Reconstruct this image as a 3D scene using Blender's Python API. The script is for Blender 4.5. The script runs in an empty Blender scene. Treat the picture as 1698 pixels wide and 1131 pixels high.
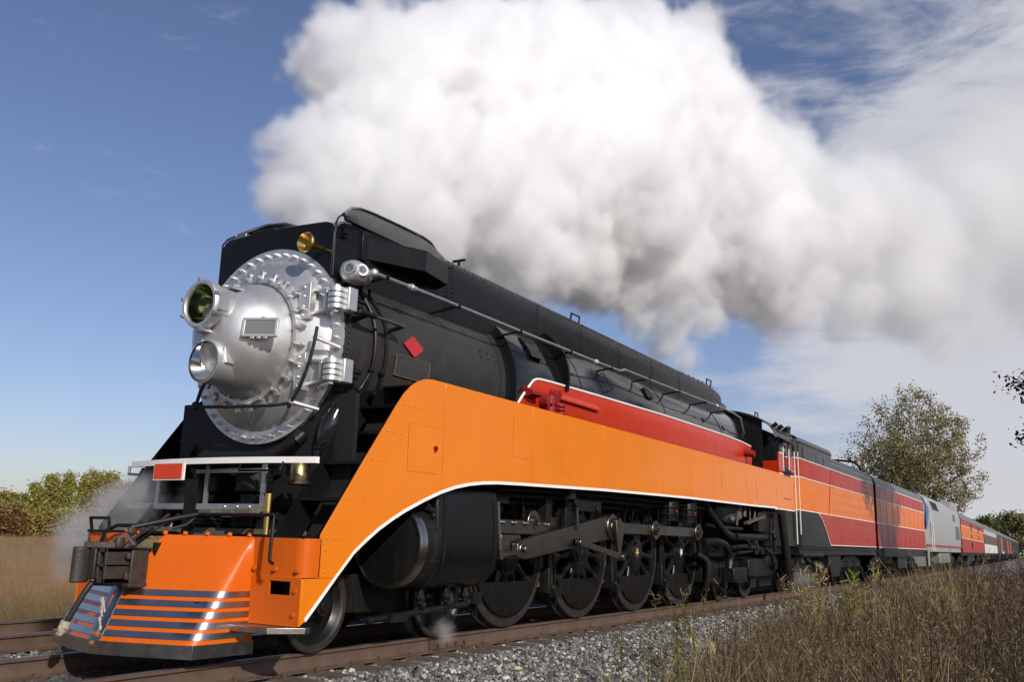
import bpy, bmesh, math, random
import numpy as np
from mathutils import Vector, Matrix, Euler

random.seed(7)
rng = np.random.default_rng(7)
sc = bpy.context.scene
COL = sc.collection
PI = math.pi
rad = math.radians

# ------------------------------------------------------------------ camera
cam = bpy.data.cameras.new('camera')
cam_ob = bpy.data.objects.new('camera', cam)
COL.objects.link(cam_ob)
R_ = Vector((0.8589313, 0.5113361, 0.0277926))
U_ = Vector((0.0854199, -0.1965764, 0.9767605))
F_ = Vector((-0.5049163, 0.8365962, 0.2125239))
cam_ob.matrix_world = Matrix(((R_.x, U_.x, -F_.x, 7.46133), (R_.y, U_.y, -F_.y, -11.0004),
                              (R_.z, U_.z, -F_.z, 1.16915), (0, 0, 0, 1)))
cam.sensor_width = 36.0
cam.lens = 1514.393 * 36.0 / 1698.0
cam.clip_start = 0.1
cam.clip_end = 6000
sc.camera = cam_ob

# ------------------------------------------------------------------ sky, sun, exposure
SUN = Vector((0.77, -0.45, 0.47)).normalized()
world = bpy.data.worlds.new('World')
sc.world = world
world.use_nodes = True
wt = world.node_tree
wt.nodes.clear()


def wn(t, **kw):
    n = wt.nodes.new(t)
    for k, v in kw.items():
        setattr(n, k, v)
    return n


w_out = wn('ShaderNodeOutputWorld')
w_bg = wn('ShaderNodeBackground')
w_bg.inputs['Strength'].default_value = 0.1
w_sky = wn('ShaderNodeTexSky', sky_type='NISHITA', sun_disc=False)
w_sky.sun_elevation = math.asin(SUN.z)
w_sky.sun_rotation = math.atan2(SUN.x, SUN.y)
w_sky.air_density = 1.0
w_sky.dust_density = 0.9
w_sky.ozone_density = 3.0
# thin high cloud: streaky noise on the sky direction, thicker towards the horizon
# in the direction of the departing train
w_tc = wn('ShaderNodeTexCoord')
w_map = wn('ShaderNodeMapping')
w_map.inputs['Scale'].default_value = (1.0, 1.0, 3.6)
wt.links.new(w_tc.outputs['Generated'], w_map.inputs['Vector'])
w_n1 = wn('ShaderNodeTexNoise')
w_n1.inputs['Scale'].default_value = 4.3
w_n1.inputs['Detail'].default_value = 7
w_n1.inputs['Roughness'].default_value = 0.60
w_n1.inputs['Distortion'].default_value = 0.4
wt.links.new(w_map.outputs[0], w_n1.inputs['Vector'])
w_dot = wn('ShaderNodeVectorMath', operation='DOT_PRODUCT')
w_dot.inputs[1].default_value = Vector((0.22, 0.97, 0.12)).normalized()
wt.links.new(w_tc.outputs['Generated'], w_dot.inputs[0])
w_mask = wn('ShaderNodeMapRange', interpolation_type='SMOOTHSTEP')
w_mask.inputs['From Min'].default_value = 0.76
w_mask.inputs['From Max'].default_value = 1.0
w_mask.inputs['To Min'].default_value = -0.62
w_mask.inputs['To Max'].default_value = 0.16
wt.links.new(w_dot.outputs['Value'], w_mask.inputs['Value'])
w_add = wn('ShaderNodeMath', operation='MULTIPLY_ADD')
w_add.inputs[1].default_value = 1.75
wt.links.new(w_n1.outputs['Fac'], w_add.inputs[0])
wt.links.new(w_mask.outputs[0], w_add.inputs[2])
w_cov = wn('ShaderNodeMapRange', interpolation_type='SMOOTHSTEP')
w_cov.inputs['From Min'].default_value = 0.38
w_cov.inputs['From Max'].default_value = 0.92
w_cov.inputs['To Max'].default_value = 0.93
wt.links.new(w_add.outputs[0], w_cov.inputs['Value'])
w_hue = wn('ShaderNodeMix', data_type='RGBA', blend_type='MULTIPLY')
w_hue.inputs[0].default_value = 1.0
w_hue.inputs[7].default_value = (1.04, 0.93, 1.02, 1)
wt.links.new(w_sky.outputs[0], w_hue.inputs[6])
w_mix = wn('ShaderNodeMix', data_type='RGBA')
w_mix.inputs[7].default_value = (6.3, 6.35, 6.8, 1)
wt.links.new(w_cov.outputs[0], w_mix.inputs[0])
wt.links.new(w_hue.outputs[2], w_mix.inputs[6])
wt.links.new(w_mix.outputs[2], w_bg.inputs['Color'])
wt.links.new(w_bg.outputs[0], w_out.inputs['Surface'])

sun_l = bpy.data.lights.new('sun', 'SUN')
sun_l.energy = 4.2
sun_l.angle = rad(0.53)
sun_l.color = (1.0, 0.945, 0.86)
sun_ob = bpy.data.objects.new('sun', sun_l)
COL.objects.link(sun_ob)
sun_ob.rotation_euler = SUN.to_track_quat('Z', 'Y').to_euler()

sc.view_settings.view_transform = 'Standard'
sc.view_settings.look = 'None'
sc.view_settings.exposure = 0.0
sc.view_settings.gamma = 1.0
sc.view_settings.use_curve_mapping = False
sc.cycles.use_denoising = True
sc.cycles.max_bounces = 22
sc.cycles.diffuse_bounces = 3
sc.cycles.glossy_bounces = 4
sc.cycles.transparent_max_bounces = 16
sc.cycles.volume_bounces = 20
sc.cycles.use_adaptive_sampling = False


# ------------------------------------------------------------------ materials
def nodes_of(name):
    m = bpy.data.materials.new(name)
    m.use_nodes = True
    t = m.node_tree
    b = t.nodes['Principled BSDF']
    return m, t, b


def mat(name, col, rough=0.4, metal=0.0, var=0.15, scale=3.0, streak=0.0, bump=0.0, bscale=30.0,
        coat=0.0, wave=0.0, rvar=0.1, spec=0.5, dirt=None, dirt_amt=0.0, dscale=2.0):
    m, t, b = nodes_of(name)
    N, L = t.nodes, t.links
    tc = N.new('ShaderNodeTexCoord')
    n1 = N.new('ShaderNodeTexNoise')
    n1.inputs['Scale'].default_value = scale
    n1.inputs['Detail'].default_value = 6
    n1.inputs['Roughness'].default_value = 0.6
    L.new(tc.outputs['Object'], n1.inputs['Vector'])
    ramp = N.new('ShaderNodeMapRange')
    ramp.inputs['From Min'].default_value = 0.25
    ramp.inputs['From Max'].default_value = 0.75
    ramp.inputs['To Min'].default_value = 1.0 - var
    ramp.inputs['To Max'].default_value = 1.0 + var
    L.new(n1.outputs['Fac'], ramp.inputs['Value'])
    vm = N.new('ShaderNodeVectorMath')
    vm.operation = 'SCALE'
    vm.inputs[0].default_value = col
    L.new(ramp.outputs[0], vm.inputs['Scale'])
    cur = vm.outputs[0]
    if streak or dirt:
        mp = N.new('ShaderNodeMapping')
        mp.inputs['Scale'].default_value = (dscale * 5, dscale * 5, dscale * 0.45)
        L.new(tc.outputs['Object'], mp.inputs['Vector'])
        n2 = N.new('ShaderNodeTexNoise')
        n2.inputs['Scale'].default_value = 1.0
        n2.inputs['Detail'].default_value = 5
        n2.inputs['Roughness'].default_value = 0.65
        L.new(mp.outputs[0], n2.inputs['Vector'])
        mr = N.new('ShaderNodeMapRange')
        mr.inputs['From Min'].default_value = 0.5
        mr.inputs['From Max'].default_value = 0.8
        mr.inputs['To Max'].default_value = max(streak, dirt_amt)
        L.new(n2.outputs['Fac'], mr.inputs['Value'])
        mx = N.new('ShaderNodeMix')
        mx.data_type = 'RGBA'
        L.new(mr.outputs[0], mx.inputs[0])
        L.new(cur, mx.inputs[6])
        dc = dirt if dirt else tuple(min(1, c * 0.6 + 0.03) for c in col)
        mx.inputs[7].default_value = (*dc, 1)
        cur = mx.outputs[2]
    L.new(cur, b.inputs['Base Color'])
    b.inputs['Metallic'].default_value = metal
    b.inputs['Specular IOR Level'].default_value = spec
    rr = N.new('ShaderNodeMapRange')
    rr.inputs['To Min'].default_value = max(0.02, rough - rvar)
    rr.inputs['To Max'].default_value = min(1, rough + rvar)
    n3 = N.new('ShaderNodeTexNoise')
    n3.inputs['Scale'].default_value = scale * 2.3
    n3.inputs['Detail'].default_value = 4
    L.new(tc.outputs['Object'], n3.inputs['Vector'])
    L.new(n3.outputs['Fac'], rr.inputs['Value'])
    L.new(rr.outputs[0], b.inputs['Roughness'])
    b.inputs['Coat Weight'].default_value = coat
    b.inputs['Coat Roughness'].default_value = 0.08
    if bump or wave:
        src = None
        if wave:
            nw = N.new('ShaderNodeTexNoise')
            nw.inputs['Scale'].default_value = 1.7
            nw.inputs['Detail'].default_value = 2
            L.new(tc.outputs['Object'], nw.inputs['Vector'])
            bw = N.new('ShaderNodeBump')
            bw.inputs['Strength'].default_value = 1.0
            bw.inputs['Distance'].default_value = wave
            L.new(nw.outputs['Fac'], bw.inputs['Height'])
            src = bw.outputs[0]
        if bump:
            nb = N.new('ShaderNodeTexNoise')
            nb.inputs['Scale'].default_value = bscale
            nb.inputs['Detail'].default_value = 5
            L.new(tc.outputs['Object'], nb.inputs['Vector'])
            bb = N.new('ShaderNodeBump')
            bb.inputs['Strength'].default_value = 0.6
            bb.inputs['Distance'].default_value = bump
            L.new(nb.outputs['Fac'], bb.inputs['Height'])
            if src:
                L.new(src, bb.inputs['Normal'])
            src = bb.outputs[0]
        L.new(src, b.inputs['Normal'])
    return m


def leaf_mat(name, cols, trans=0.25, rough=0.6, scale=0.5):
    """leaf colour picked per leaf from the 'tone' attribute"""
    m, t, b = nodes_of(name)
    N, L = t.nodes, t.links
    at = N.new('ShaderNodeAttribute')
    at.attribute_name = 'tone'
    cr = N.new('ShaderNodeValToRGB')
    el = cr.color_ramp.elements
    el[0].position = 0.0
    el[0].color = (*cols[0], 1)
    el[1].position = 1.0
    el[1].color = (*cols[-1], 1)
    for i, c in enumerate(cols[1:-1]):
        e = el.new((i + 1) / (len(cols) - 1))
        e.color = (*c, 1)
    L.new(at.outputs['Fac'], cr.inputs[0])
    L.new(cr.outputs[0], b.inputs['Base Color'])
    b.inputs['Roughness'].default_value = rough
    b.inputs['Specular IOR Level'].default_value = 0.25
    if trans:
        tr = N.new('ShaderNodeBsdfTranslucent')
        L.new(cr.outputs[0], tr.inputs['Color'])
        ms = N.new('ShaderNodeMixShader')
        ms.inputs[0].default_value = trans
        L.new(b.outputs[0], ms.inputs[1])
        L.new(tr.outputs[0], ms.inputs[2])
        L.new(ms.outputs[0], N['Material Output'].inputs['Surface'])
    return m


ORANGE = (0.67, 0.176, 0.004)
RED = (0.43, 0.024, 0.003)
M = dict(
    orange=mat('orange_paint', (0.55, 0.099, 0.0035), 0.38, var=0.06, scale=1.6, streak=0.22, wave=0.004, coat=0.05, spec=.3, dirt=(.36, .065, .006)),
    orange_side=mat('orange_side_paint', ORANGE, 0.32, var=0.05, scale=1.2, streak=0.14, wave=0.010, coat=0.18, spec=.3, dirt=(.60, .12, .006)),
    red=mat('red_paint', RED, 0.28, var=0.05, scale=1.5, streak=0.06, wave=0.002, coat=0.04, spec=.28, dirt=(.35, .018, .004)),
    tender_red=mat('tender_red_paint', (0.33, 0.017, 0.0035), 0.34, var=0.08, scale=1.5, streak=0.25, spec=.16, dirt=(.22, .013, .004)),
    tender_orange=mat('tender_orange_paint', (.62, .142, .0035), 0.34, var=0.06, scale=1.2, streak=0.3, spec=.16, dirt=(.45, .095, .005)),
    joint=mat('dark_orange_shadow_line', (.30, .055, .004), .5, var=.1, spec=.2),
    dark_red=mat('dark_red_paint', (0.22, 0.010, 0.010), 0.45, var=0.2, scale=6, spec=.3),
    signred=mat('sign_red_paint', (0.62, 0.05, 0.01), 0.5, var=0.05),
    tagred=mat('faded_red_paint', (0.40, 0.022, 0.030), 0.5, var=0.06, spec=.3),
    white=mat('white_paint', (0.78, 0.77, 0.74), 0.45, var=0.05, streak=0.08),
    greywhite=mat('grey_white_paint', (0.55, 0.55, 0.53), 0.5, var=0.1, streak=0.2),
    silver=mat('silver_paint', (0.62, 0.62, 0.615), 0.48, metal=0.86, var=0.08, scale=4, rvar=0.07, streak=.2, dirt=(.36, .35, .33)),
    silver_dull=mat('silver_paint_dull', (0.56, 0.56, 0.555), 0.46, metal=0.95, var=0.14, scale=8, streak=0.2, dirt=(.3, .29, .27)),
    steel=mat('bare_steel', (0.36, 0.35, 0.325), 0.30, metal=1.0, var=0.2, scale=5, bump=0.001, dirt=(0.10, 0.09, 0.07), dirt_amt=0.5),
    rod=mat('rod_steel', (0.20, 0.178, 0.145), 0.34, metal=1.0, var=0.25, scale=3, bump=0.0015, dirt=(0.05, 0.045, 0.035), dirt_amt=0.6),
    chrome=mat('chrome', (0.88, 0.87, 0.84), 0.06, metal=1.0, var=0.04),
    mirror_green=mat('green_mirror', (0.26, 0.30, 0.16), 0.08, metal=1.0, var=0.04),
    stainless=mat('stainless_strip', (0.37, 0.37, 0.37), 0.31, metal=1.0, var=0.08, scale=4, rvar=0.05, bump=0.0006),
    brass=mat('brass', (0.60, 0.43, 0.17), 0.28, metal=1.0, var=0.2, scale=9, dirt=(0.16, 0.11, 0.04), dirt_amt=0.4),
    black=mat('black_gloss_paint', (0.008, 0.0083, 0.009), 0.13, var=0.2, scale=4, streak=0.12, wave=0.004, coat=0.2),
    casing=mat('casing_black_paint', (0.0055, 0.0057, 0.006), 0.30, var=0.25, scale=3, streak=0.3, wave=0.004, spec=.22, dirt=(.0135, .013, .012)),
    smoke=mat('smokebox_graphite', (0.026, 0.0245, 0.023), 0.50, var=0.3, scale=2.2, dirt=(0.062, 0.058, 0.054), dirt_amt=0.4, bump=0.002, bscale=25, spec=.32),
    frame=mat('frame_black', (0.0075, 0.0073, 0.0068), 0.46, var=0.35, scale=6, dirt=(0.030, 0.026, 0.021), dirt_amt=0.6, bump=0.002, spec=.24),
    wheel=mat('wheel_black', (0.0062, 0.006, 0.0056), 0.30, var=0.3, scale=6, dirt=(0.020, 0.017, 0.014), dirt_amt=0.45, bump=0.001, spec=.28),
    tyre=mat('tyre_steel', (0.07, 0.066, 0.062), 0.38, metal=0.7, var=0.3, scale=7, bump=0.001),
    casting=mat('oily_casting', (0.028, 0.023, 0.019), 0.5, var=0.45, scale=9, dirt=(0.085, 0.048, 0.025), dirt_amt=0.45, bump=0.006, bscale=35),
    rust=mat('rust', (0.19, 0.085, 0.035), 0.8, var=0.4, scale=14, bump=0.003),
    rail=mat('rail_rust', (0.088, 0.055, 0.037), 0.62, var=0.25, scale=5, dirt=(0.06, 0.035, 0.026), dirt_amt=0.5, bump=0.002),
    railhead=mat('rail_head_polished', (0.24, 0.235, 0.24), 0.36, metal=1.0, var=0.2, scale=7),
    wood=mat('creosoted_wood', (0.085, 0.062, 0.048), 0.85, var=0.4, scale=7, dirt=(0.17, 0.135, 0.10), dirt_amt=0.7, bump=0.008, bscale=22),
    dark=mat('dark_interior', (0.006, 0.006, 0.006), 0.7, var=0.2),
    glass=None,
    hose=mat('black_hose', (0.012, 0.012, 0.012), 0.55, var=0.3),
    gladhand=mat('pale_casting', (0.34, 0.28, 0.21), 0.6, var=0.25, scale=20, bump=0.004),
    tan=mat('tan_line', (0.13, 0.085, 0.035), 0.6, var=0.3, scale=20),
    plate=mat('dark_plate', (0.035, 0.035, 0.034), 0.5, var=0.15),
    greyplate=mat('grey_plate', (0.16, 0.165, 0.155), 0.35, var=0.06),
    tan_rope=mat('pale_rope', (0.42, 0.36, 0.27), 0.8, var=0.2, scale=40),
    tender_black=mat('tender_grey_black', (0.022, 0.0225, 0.024), 0.34, var=0.3, scale=2.5, streak=0.3, wave=0.005, dirt=(.05, .05, .05)),
    tender_green=mat('tender_green_black', (0.009, 0.0105, 0.0065), 0.42, var=0.3, scale=2.5, streak=0.4, wave=0.004, spec=.3),
    canvas=mat('dark_canvas', (0.045, 0.048, 0.040), 0.85, var=0.2),
    diesel=mat('silver_grey_car_paint', (0.30, 0.305, 0.295), 0.4, var=0.06, metal=0.2, streak=0.12),
    blue=mat('blue_paint', (0.035, 0.095, 0.27), 0.4, var=0.06),
    brown=mat('brown_car_paint', (0.085, 0.05, 0.045), 0.4, var=0.1),
    cream=mat('cream_grey_paint', (0.42, 0.41, 0.36), 0.45, var=0.1),
    roofgrey=mat('roof_grey', (0.10, 0.105, 0.105), 0.45, var=0.15),
    darkgreen=mat('dark_green_paint', (0.018, 0.024, 0.017), 0.35, var=0.2),
    skin=mat('skin', (0.42, 0.20, 0.13), 0.55, var=0.08),
    shirt=mat('dark_jacket', (0.02, 0.021, 0.024), 0.8, var=0.15),
    collar=mat('pale_cloth', (0.62, 0.61, 0.58), 0.8, var=0.08),
    post=mat('weathered_post', (0.11, 0.085, 0.06), 0.9, var=0.3, bump=0.01),
    bark=mat('bark', (0.13, 0.11, 0.09), 0.9, var=0.35, scale=6, bump=0.02, bscale=18),
    bark_dark=mat('dark_bark', (0.045, 0.036, 0.03), 0.9, var=0.35, scale=6, bump=0.02, bscale=18),
)
gm, gt, gb = nodes_of('lens_glass')
gb.inputs['Base Color'].default_value = (0.55, 0.60, 0.50, 1)
gb.inputs['Roughness'].default_value = 0.02
gb.inputs['Transmission Weight'].default_value = 1.0
gb.inputs['IOR'].default_value = 1.06
M['glass'] = gm
em, et, eb = nodes_of('cab_window_glass')
eb.inputs['Base Color'].default_value = (0.01, 0.012, 0.014, 1)
eb.inputs['Roughness'].default_value = 0.05
M['darkglass'] = em


# ------------------------------------------------------------------ geometry helpers
class MB:
    """collects vertices and faces for ONE mesh"""

    def __init__(s):
        s.v = []
        s.f = []

    def add(s, vs, fs):
        o = len(s.v)
        s.v.extend([tuple(v) for v in vs])
        s.f.extend([tuple(i + o for i in f) for f in fs])
        return s

    def box(s, x0, x1, y0, y1, z0, z1):
        return s.add([(x0, y0, z0), (x1, y0, z0), (x1, y1, z0), (x0, y1, z0), (x0, y0, z1), (x1, y0, z1), (x1, y1, z1), (x0, y1, z1)],
                     [(0, 3, 2, 1), (4, 5, 6, 7), (0, 1, 5, 4), (1, 2, 6, 5), (2, 3, 7, 6), (3, 0, 4, 7)])

    def obox(s, c, half, axes):
        c = Vector(c)
        a, b, d = [Vector(q).normalized() * h for q, h in zip(axes, half)]
        vs = [c + i * a + j * b + k * d for k in (-1, 1) for i, j in ((-1, -1), (1, -1), (1, 1), (-1, 1))]
        return s.add(vs, [(0, 3, 2, 1), (4, 5, 6, 7), (0, 1, 5, 4), (1, 2, 6, 5), (2, 3, 7, 6), (3, 0, 4, 7)])

    def bar(s, p, q, w, h=None, up=(0, 0, 1)):
        p, q = Vector(p), Vector(q)
        d = q - p
        side = d.cross(Vector(up))
        if side.length < 1e-6:
            side = d.cross(Vector((1, 0, 0)))
        u = side.cross(d)
        return s.obox((p + q) / 2, (d.length / 2, w / 2, (h or w) / 2), (d, side, u))

    def ring(s, c, ax, r, n, ph=0.0):
        ax = Vector(ax).normalized()
        a = Vector((0, 0, 1)) - ax * ax.z
        if a.length < 1e-4:
            a = Vector((1, 0, 0))
        a.normalize()
        b = ax.cross(a)
        return [Vector(c) + r * (math.cos(ph + 2 * PI * i / n) * a + math.sin(ph + 2 * PI * i / n) * b) for i in range(n)]

    def cyl(s, p, q, r0, r1=None, n=16, cap=True):
        r1 = r0 if r1 is None else r1
        p, q = Vector(p), Vector(q)
        d = q - p
        vs = s.ring(p, d, r0, n) + s.ring(q, d, r1, n)
        fs = [(i, (i + 1) % n, n + (i + 1) % n, n + i) for i in range(n)]
        if cap:
            fs += [tuple(range(n - 1, -1, -1)), tuple(range(n, 2 * n))]
        return s.add(vs, fs)

    def tube(s, pts, r, n=8, closed=False):
        pts = [Vector(p) for p in pts]
        m = len(pts)
        rs = r if isinstance(r, (list, tuple)) else [r] * m
        vs = []
        prev = None
        for i, p in enumerate(pts):
            if closed:
                d = pts[(i + 1) % m] - pts[i - 1]
            else:
                d = pts[min(i + 1, m - 1)] - pts[max(i - 1, 0)]
            d.normalize()
            if prev is None:
                a = d.orthogonal().normalized()
            else:
                a = prev - d * prev.dot(d)
                a = a.normalized() if a.length > 1e-6 else d.orthogonal().normalized()
            prev = a
            b = d.cross(a)
            for k in range(n):
                t = 2 * PI * k / n
                vs.append(p + rs[i] * (math.cos(t) * a + math.sin(t) * b))
        fs = []
        for i in range(m if closed else m - 1):
            j = (i + 1) % m
            for k in range(n):
                l = (k + 1) % n
                fs.append((i * n + k, i * n + l, j * n + l, j * n + k))
        if not closed:
            fs += [tuple(range(n - 1, -1, -1)), tuple(range((m - 1) * n, m * n))]
        return s.add(vs, fs)

    def lathe(s, prof, c, ax='y', n=48, a0=0.0, a1=2 * PI):
        """prof: list of (radius, distance along the axis)"""
        full = abs(a1 - a0 - 2 * PI) < 1e-6
        cnt = n if full else n + 1
        vs = []
        for r, h in prof:
            for i in range(cnt):
                t = a0 + (a1 - a0) * i / n
                ca, sa = r * math.cos(t), r * math.sin(t)
                vs.append({'y': (c[0] + ca, c[1] + h, c[2] + sa), 'x': (c[0] + h, c[1] + ca, c[2] + sa),
                           'z': (c[0] + ca, c[1] + sa, c[2] + h)}[ax])
        fs = []
        for j in range(len(prof) - 1):
            for i in range(n):
                k = (i + 1) % cnt
                fs.append((j * cnt + i, j * cnt + k, (j + 1) * cnt + k, (j + 1) * cnt + i))
        return s.add(vs, fs)

    def prism(s, poly, ax, a, b):
        """polygon in the plane across ax, pushed from a to b"""
        n = len(poly)

        def pt(u, v, w):
            return {'x': (w, u, v), 'y': (u, w, v), 'z': (u, v, w)}[ax]
        vs = [pt(u, v, a) for u, v in poly] + [pt(u, v, b) for u, v in poly]
        fs = [(i, (i + 1) % n, n + (i + 1) % n, n + i) for i in range(n)]
        fs += [tuple(range(n - 1, -1, -1)), tuple(range(n, 2 * n))]
        return s.add(vs, fs)

    def grid(s, rows, close=False):
        m, n = len(rows), len(rows[0])
        vs = [p for r in rows for p in r]
        fs = []
        for j in range(m - 1):
            for i in range(n if close else n - 1):
                k = (i + 1) % n
                fs.append((j * n + i, j * n + k, (j + 1) * n + k, (j + 1) * n + i))
        return s.add(vs, fs)

    def slab(s, rows, off):
        """a curved sheet given as rows, with thickness: offset vector or function(point)->vector"""
        f = off if callable(off) else (lambda p: Vector(off))
        top = [[Vector(p) for p in r] for r in rows]
        bot = [[p + f(p) for p in r] for r in top]
        m, n = len(rows), len(rows[0])
        vs = [p for r in top for p in r] + [p for r in bot for p in r]
        o = m * n
        fs = []
        for j in range(m - 1):
            for i in range(n - 1):
                a, b, c, d = j * n + i, j * n + i + 1, (j + 1) * n + i + 1, (j + 1) * n + i
                fs.append((a, b, c, d))
                fs.append((o + d, o + c, o + b, o + a))
        for j in range(m - 1):
            for i in (0, n - 1):
                a, d = j * n + i, (j + 1) * n + i
                fs.append((a, d, o + d, o + a))
        for i in range(n - 1):
            for j in (0, m - 1):
                a, d = j * n + i, j * n + i + 1
                fs.append((a, d, o + d, o + a))
        return s.add(vs, fs)

    def ball(s, c, r, n=10, sq=(1, 1, 1)):
        m = max(4, n // 2)
        vs = []
        for j in range(1, m):
            t = PI * j / m
            for i in range(n):
                a = 2 * PI * i / n
                vs.append((c[0] + r * sq[0] * math.sin(t) * math.cos(a), c[1] + r * sq[1] * math.sin(t) * math.sin(a), c[2] + r * sq[2] * math.cos(t)))
        top = len(vs)
        vs.append((c[0], c[1], c[2] + r * sq[2]))
        vs.append((c[0], c[1], c[2] - r * sq[2]))
        fs = []
        for j in range(m - 2):
            for i in range(n):
                k = (i + 1) % n
                fs.append((j * n + i, (j + 1) * n + i, (j + 1) * n + k, j * n + k))
        for i in range(n):
            k = (i + 1) % n
            fs.append((top, i, k))
            fs.append((top + 1, (m - 2) * n + k, (m - 2) * n + i))
        return s.add(vs, fs)

    def mirrored(s):
        m = MB()
        m.v = [(-x, y, z) for x, y, z in s.v]
        m.f = [tuple(reversed(f)) for f in s.f]
        return m

    def both(s):
        o = len(s.v)
        s.v += [(-x, y, z) for x, y, z in s.v]
        s.f += [tuple(i + o for i in reversed(f)) for f in s.f]
        return s


BASE = {}


def mesh_of(name, mb, m, off=(0, 0, 0), smooth=32, fix=True):
    me = bpy.data.meshes.new(name)
    me.from_pydata([(v[0] - off[0], v[1] - off[1], v[2] - off[2]) for v in mb.v], [], mb.f)
    if fix:
        bm = bmesh.new()
        bm.from_mesh(me)
        bmesh.ops.recalc_face_normals(bm, faces=bm.faces)
        bm.to_mesh(me)
        bm.free()
    if smooth:
        me.shade_smooth()
        me.set_sharp_from_angle(angle=rad(smooth))
    if m is not None:
        me.materials.append(M[m] if isinstance(m, str) else m)
    return me


def thing(name, label, cat, loc=(0, 0, 0), group=None):
    o = bpy.data.objects.new(name, None)
    o.empty_display_size = 0.3
    COL.objects.link(o)
    o.location = loc
    o['label'] = label
    o['category'] = cat
    if group:
        o['group'] = group
    BASE[o.name] = Vector(loc)
    return o


def part(name, mb, m, parent=None, smooth=32, bevel=0.0, kind=None, label=None, fix=True):
    off = BASE[parent.name] if parent else Vector((0, 0, 0))
    o = bpy.data.objects.new(name, mesh_of(name, mb, m, off, smooth, fix))
    COL.objects.link(o)
    if parent:
        o.parent = parent
    BASE[o.name] = Vector(off)
    if bevel:
        bv = o.modifiers.new('bevel', 'BEVEL')
        bv.width = bevel
        bv.segments = 2
        bv.limit_method = 'ANGLE'
        bv.angle_limit = rad(35)
    if kind:
        o['kind'] = kind
    if label:
        o['label'] = label
    return o


def piece(name, me, parent, loc, rot=(0, 0, 0), scale=None):
    """one more object that shares the mesh data me"""
    o = bpy.data.objects.new(name, me)
    COL.objects.link(o)
    o.parent = parent
    o.location = Vector(loc) - BASE[parent.name]
    o.rotation_euler = rot
    if scale:
        o.scale = scale
    BASE[o.name] = Vector(loc)
    return o


def solo(name, mb, m, label, cat, loc, smooth=32, group=None, bevel=0):
    """a thing that is one mesh"""
    o = bpy.data.objects.new(name, mesh_of(name, mb, m, loc, smooth))
    COL.objects.link(o)
    o.location = loc
    o['label'] = label
    o['category'] = cat
    if group:
        o['group'] = group
    BASE[o.name] = Vector(loc)
    if bevel:
        bv = o.modifiers.new('bevel', 'BEVEL')
        bv.width = bevel
        bv.segments = 2
        bv.limit_method = 'ANGLE'
    return o


def arc(c, r, a0, a1, n, plane='xz', y=0.0):
    return [(c[0] + r * math.cos(rad(a0 + (a1 - a0) * i / n)), y, c[1] + r * math.sin(rad(a0 + (a1 - a0) * i / n))) for i in range(n + 1)]


def smooth_pts(pts, n=6):
    """Catmull-Rom through the points"""
    P = [Vector(p) for p in pts]
    P = [2 * P[0] - P[1]] + P + [2 * P[-1] - P[-2]]
    out = []
    for i in range(1, len(P) - 2):
        for k in range(n):
            t = k / n
            a, b, c, d = P[i - 1], P[i], P[i + 1], P[i + 2]
            out.append(0.5 * ((2 * b) + (c - a) * t + (2 * a - 5 * b + 4 * c - d) * t * t + (3 * b - a - 3 * c + d) * t ** 3))
    out.append(P[-2])
    return out


def lerp_tab(tab, x):
    for (x0, y0), (x1, y1) in zip(tab, tab[1:]):
        if x <= x1:
            return y0 + (y1 - y0) * max(0, (x - x0)) / (x1 - x0)
    return tab[-1][1]


def np_mesh(name, V, Fc, m, tone=None, smooth=False):
    """big mesh from numpy arrays: V (n,3), Fc (k,3 or 4), tone per vertex"""
    me = bpy.data.meshes.new(name)
    k = Fc.shape[1]
    me.vertices.add(len(V))
    me.vertices.foreach_set('co', V.astype(np.float32).ravel())
    me.loops.add(Fc.size)
    me.loops.foreach_set('vertex_index', Fc.astype(np.int32).ravel())
    me.polygons.add(len(Fc))
    me.polygons.foreach_set('loop_start', np.arange(0, Fc.size, k, dtype=np.int32))
    me.polygons.foreach_set('loop_total', np.full(len(Fc), k, dtype=np.int32))
    me.update(calc_edges=True)
    if smooth:
        me.shade_smooth()
    else:
        me.shade_flat()
    if tone is not None:
        at = me.attributes.new('tone', 'FLOAT', 'POINT')
        at.data.foreach_set('value', tone.astype(np.float32))
    me.materials.append(M[m] if isinstance(m, str) else m)
    return me


def np_obj(name, me, kind=None, label=None, cat=None, parent=None, loc=None, group=None):
    o = bpy.data.objects.new(name, me)
    COL.objects.link(o)
    if parent:
        o.parent = parent
    if loc is not None:
        o.location = loc
    if kind:
        o['kind'] = kind
    if label:
        o['label'] = label
    if cat:
        o['category'] = cat
    if group:
        o['group'] = group
    return o


def parts_of(name, mbs, m, parent, **kw):
    """alike pieces, each an object of its own"""
    return [part(name, q, m, parent, **kw) for q in mbs]


def side_parts(name, m, root, x, y0, y1, z0, z1, t=.012, **kw):
    for sx in (1, -1):
        part(name, MB().box(min(sx * x, sx * (x - t)), max(sx * x, sx * (x - t)), y0, y1, z0, z1), m, root, **kw)

# ================================================================== STEAM LOCOMOTIVE
# track along +Y, rail heads at z = 0, the train faces -Y
LOCO = thing('steam_locomotive', 'black, orange and red streamlined steam locomotive with a round silver nose',
             'locomotive', (0, 3.6, 0))
ZC = 3.2           # boiler axis


def cylpt(R, deg, y):
    return (R * math.cos(rad(deg)), y, ZC + R * math.sin(rad(deg)))


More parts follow.
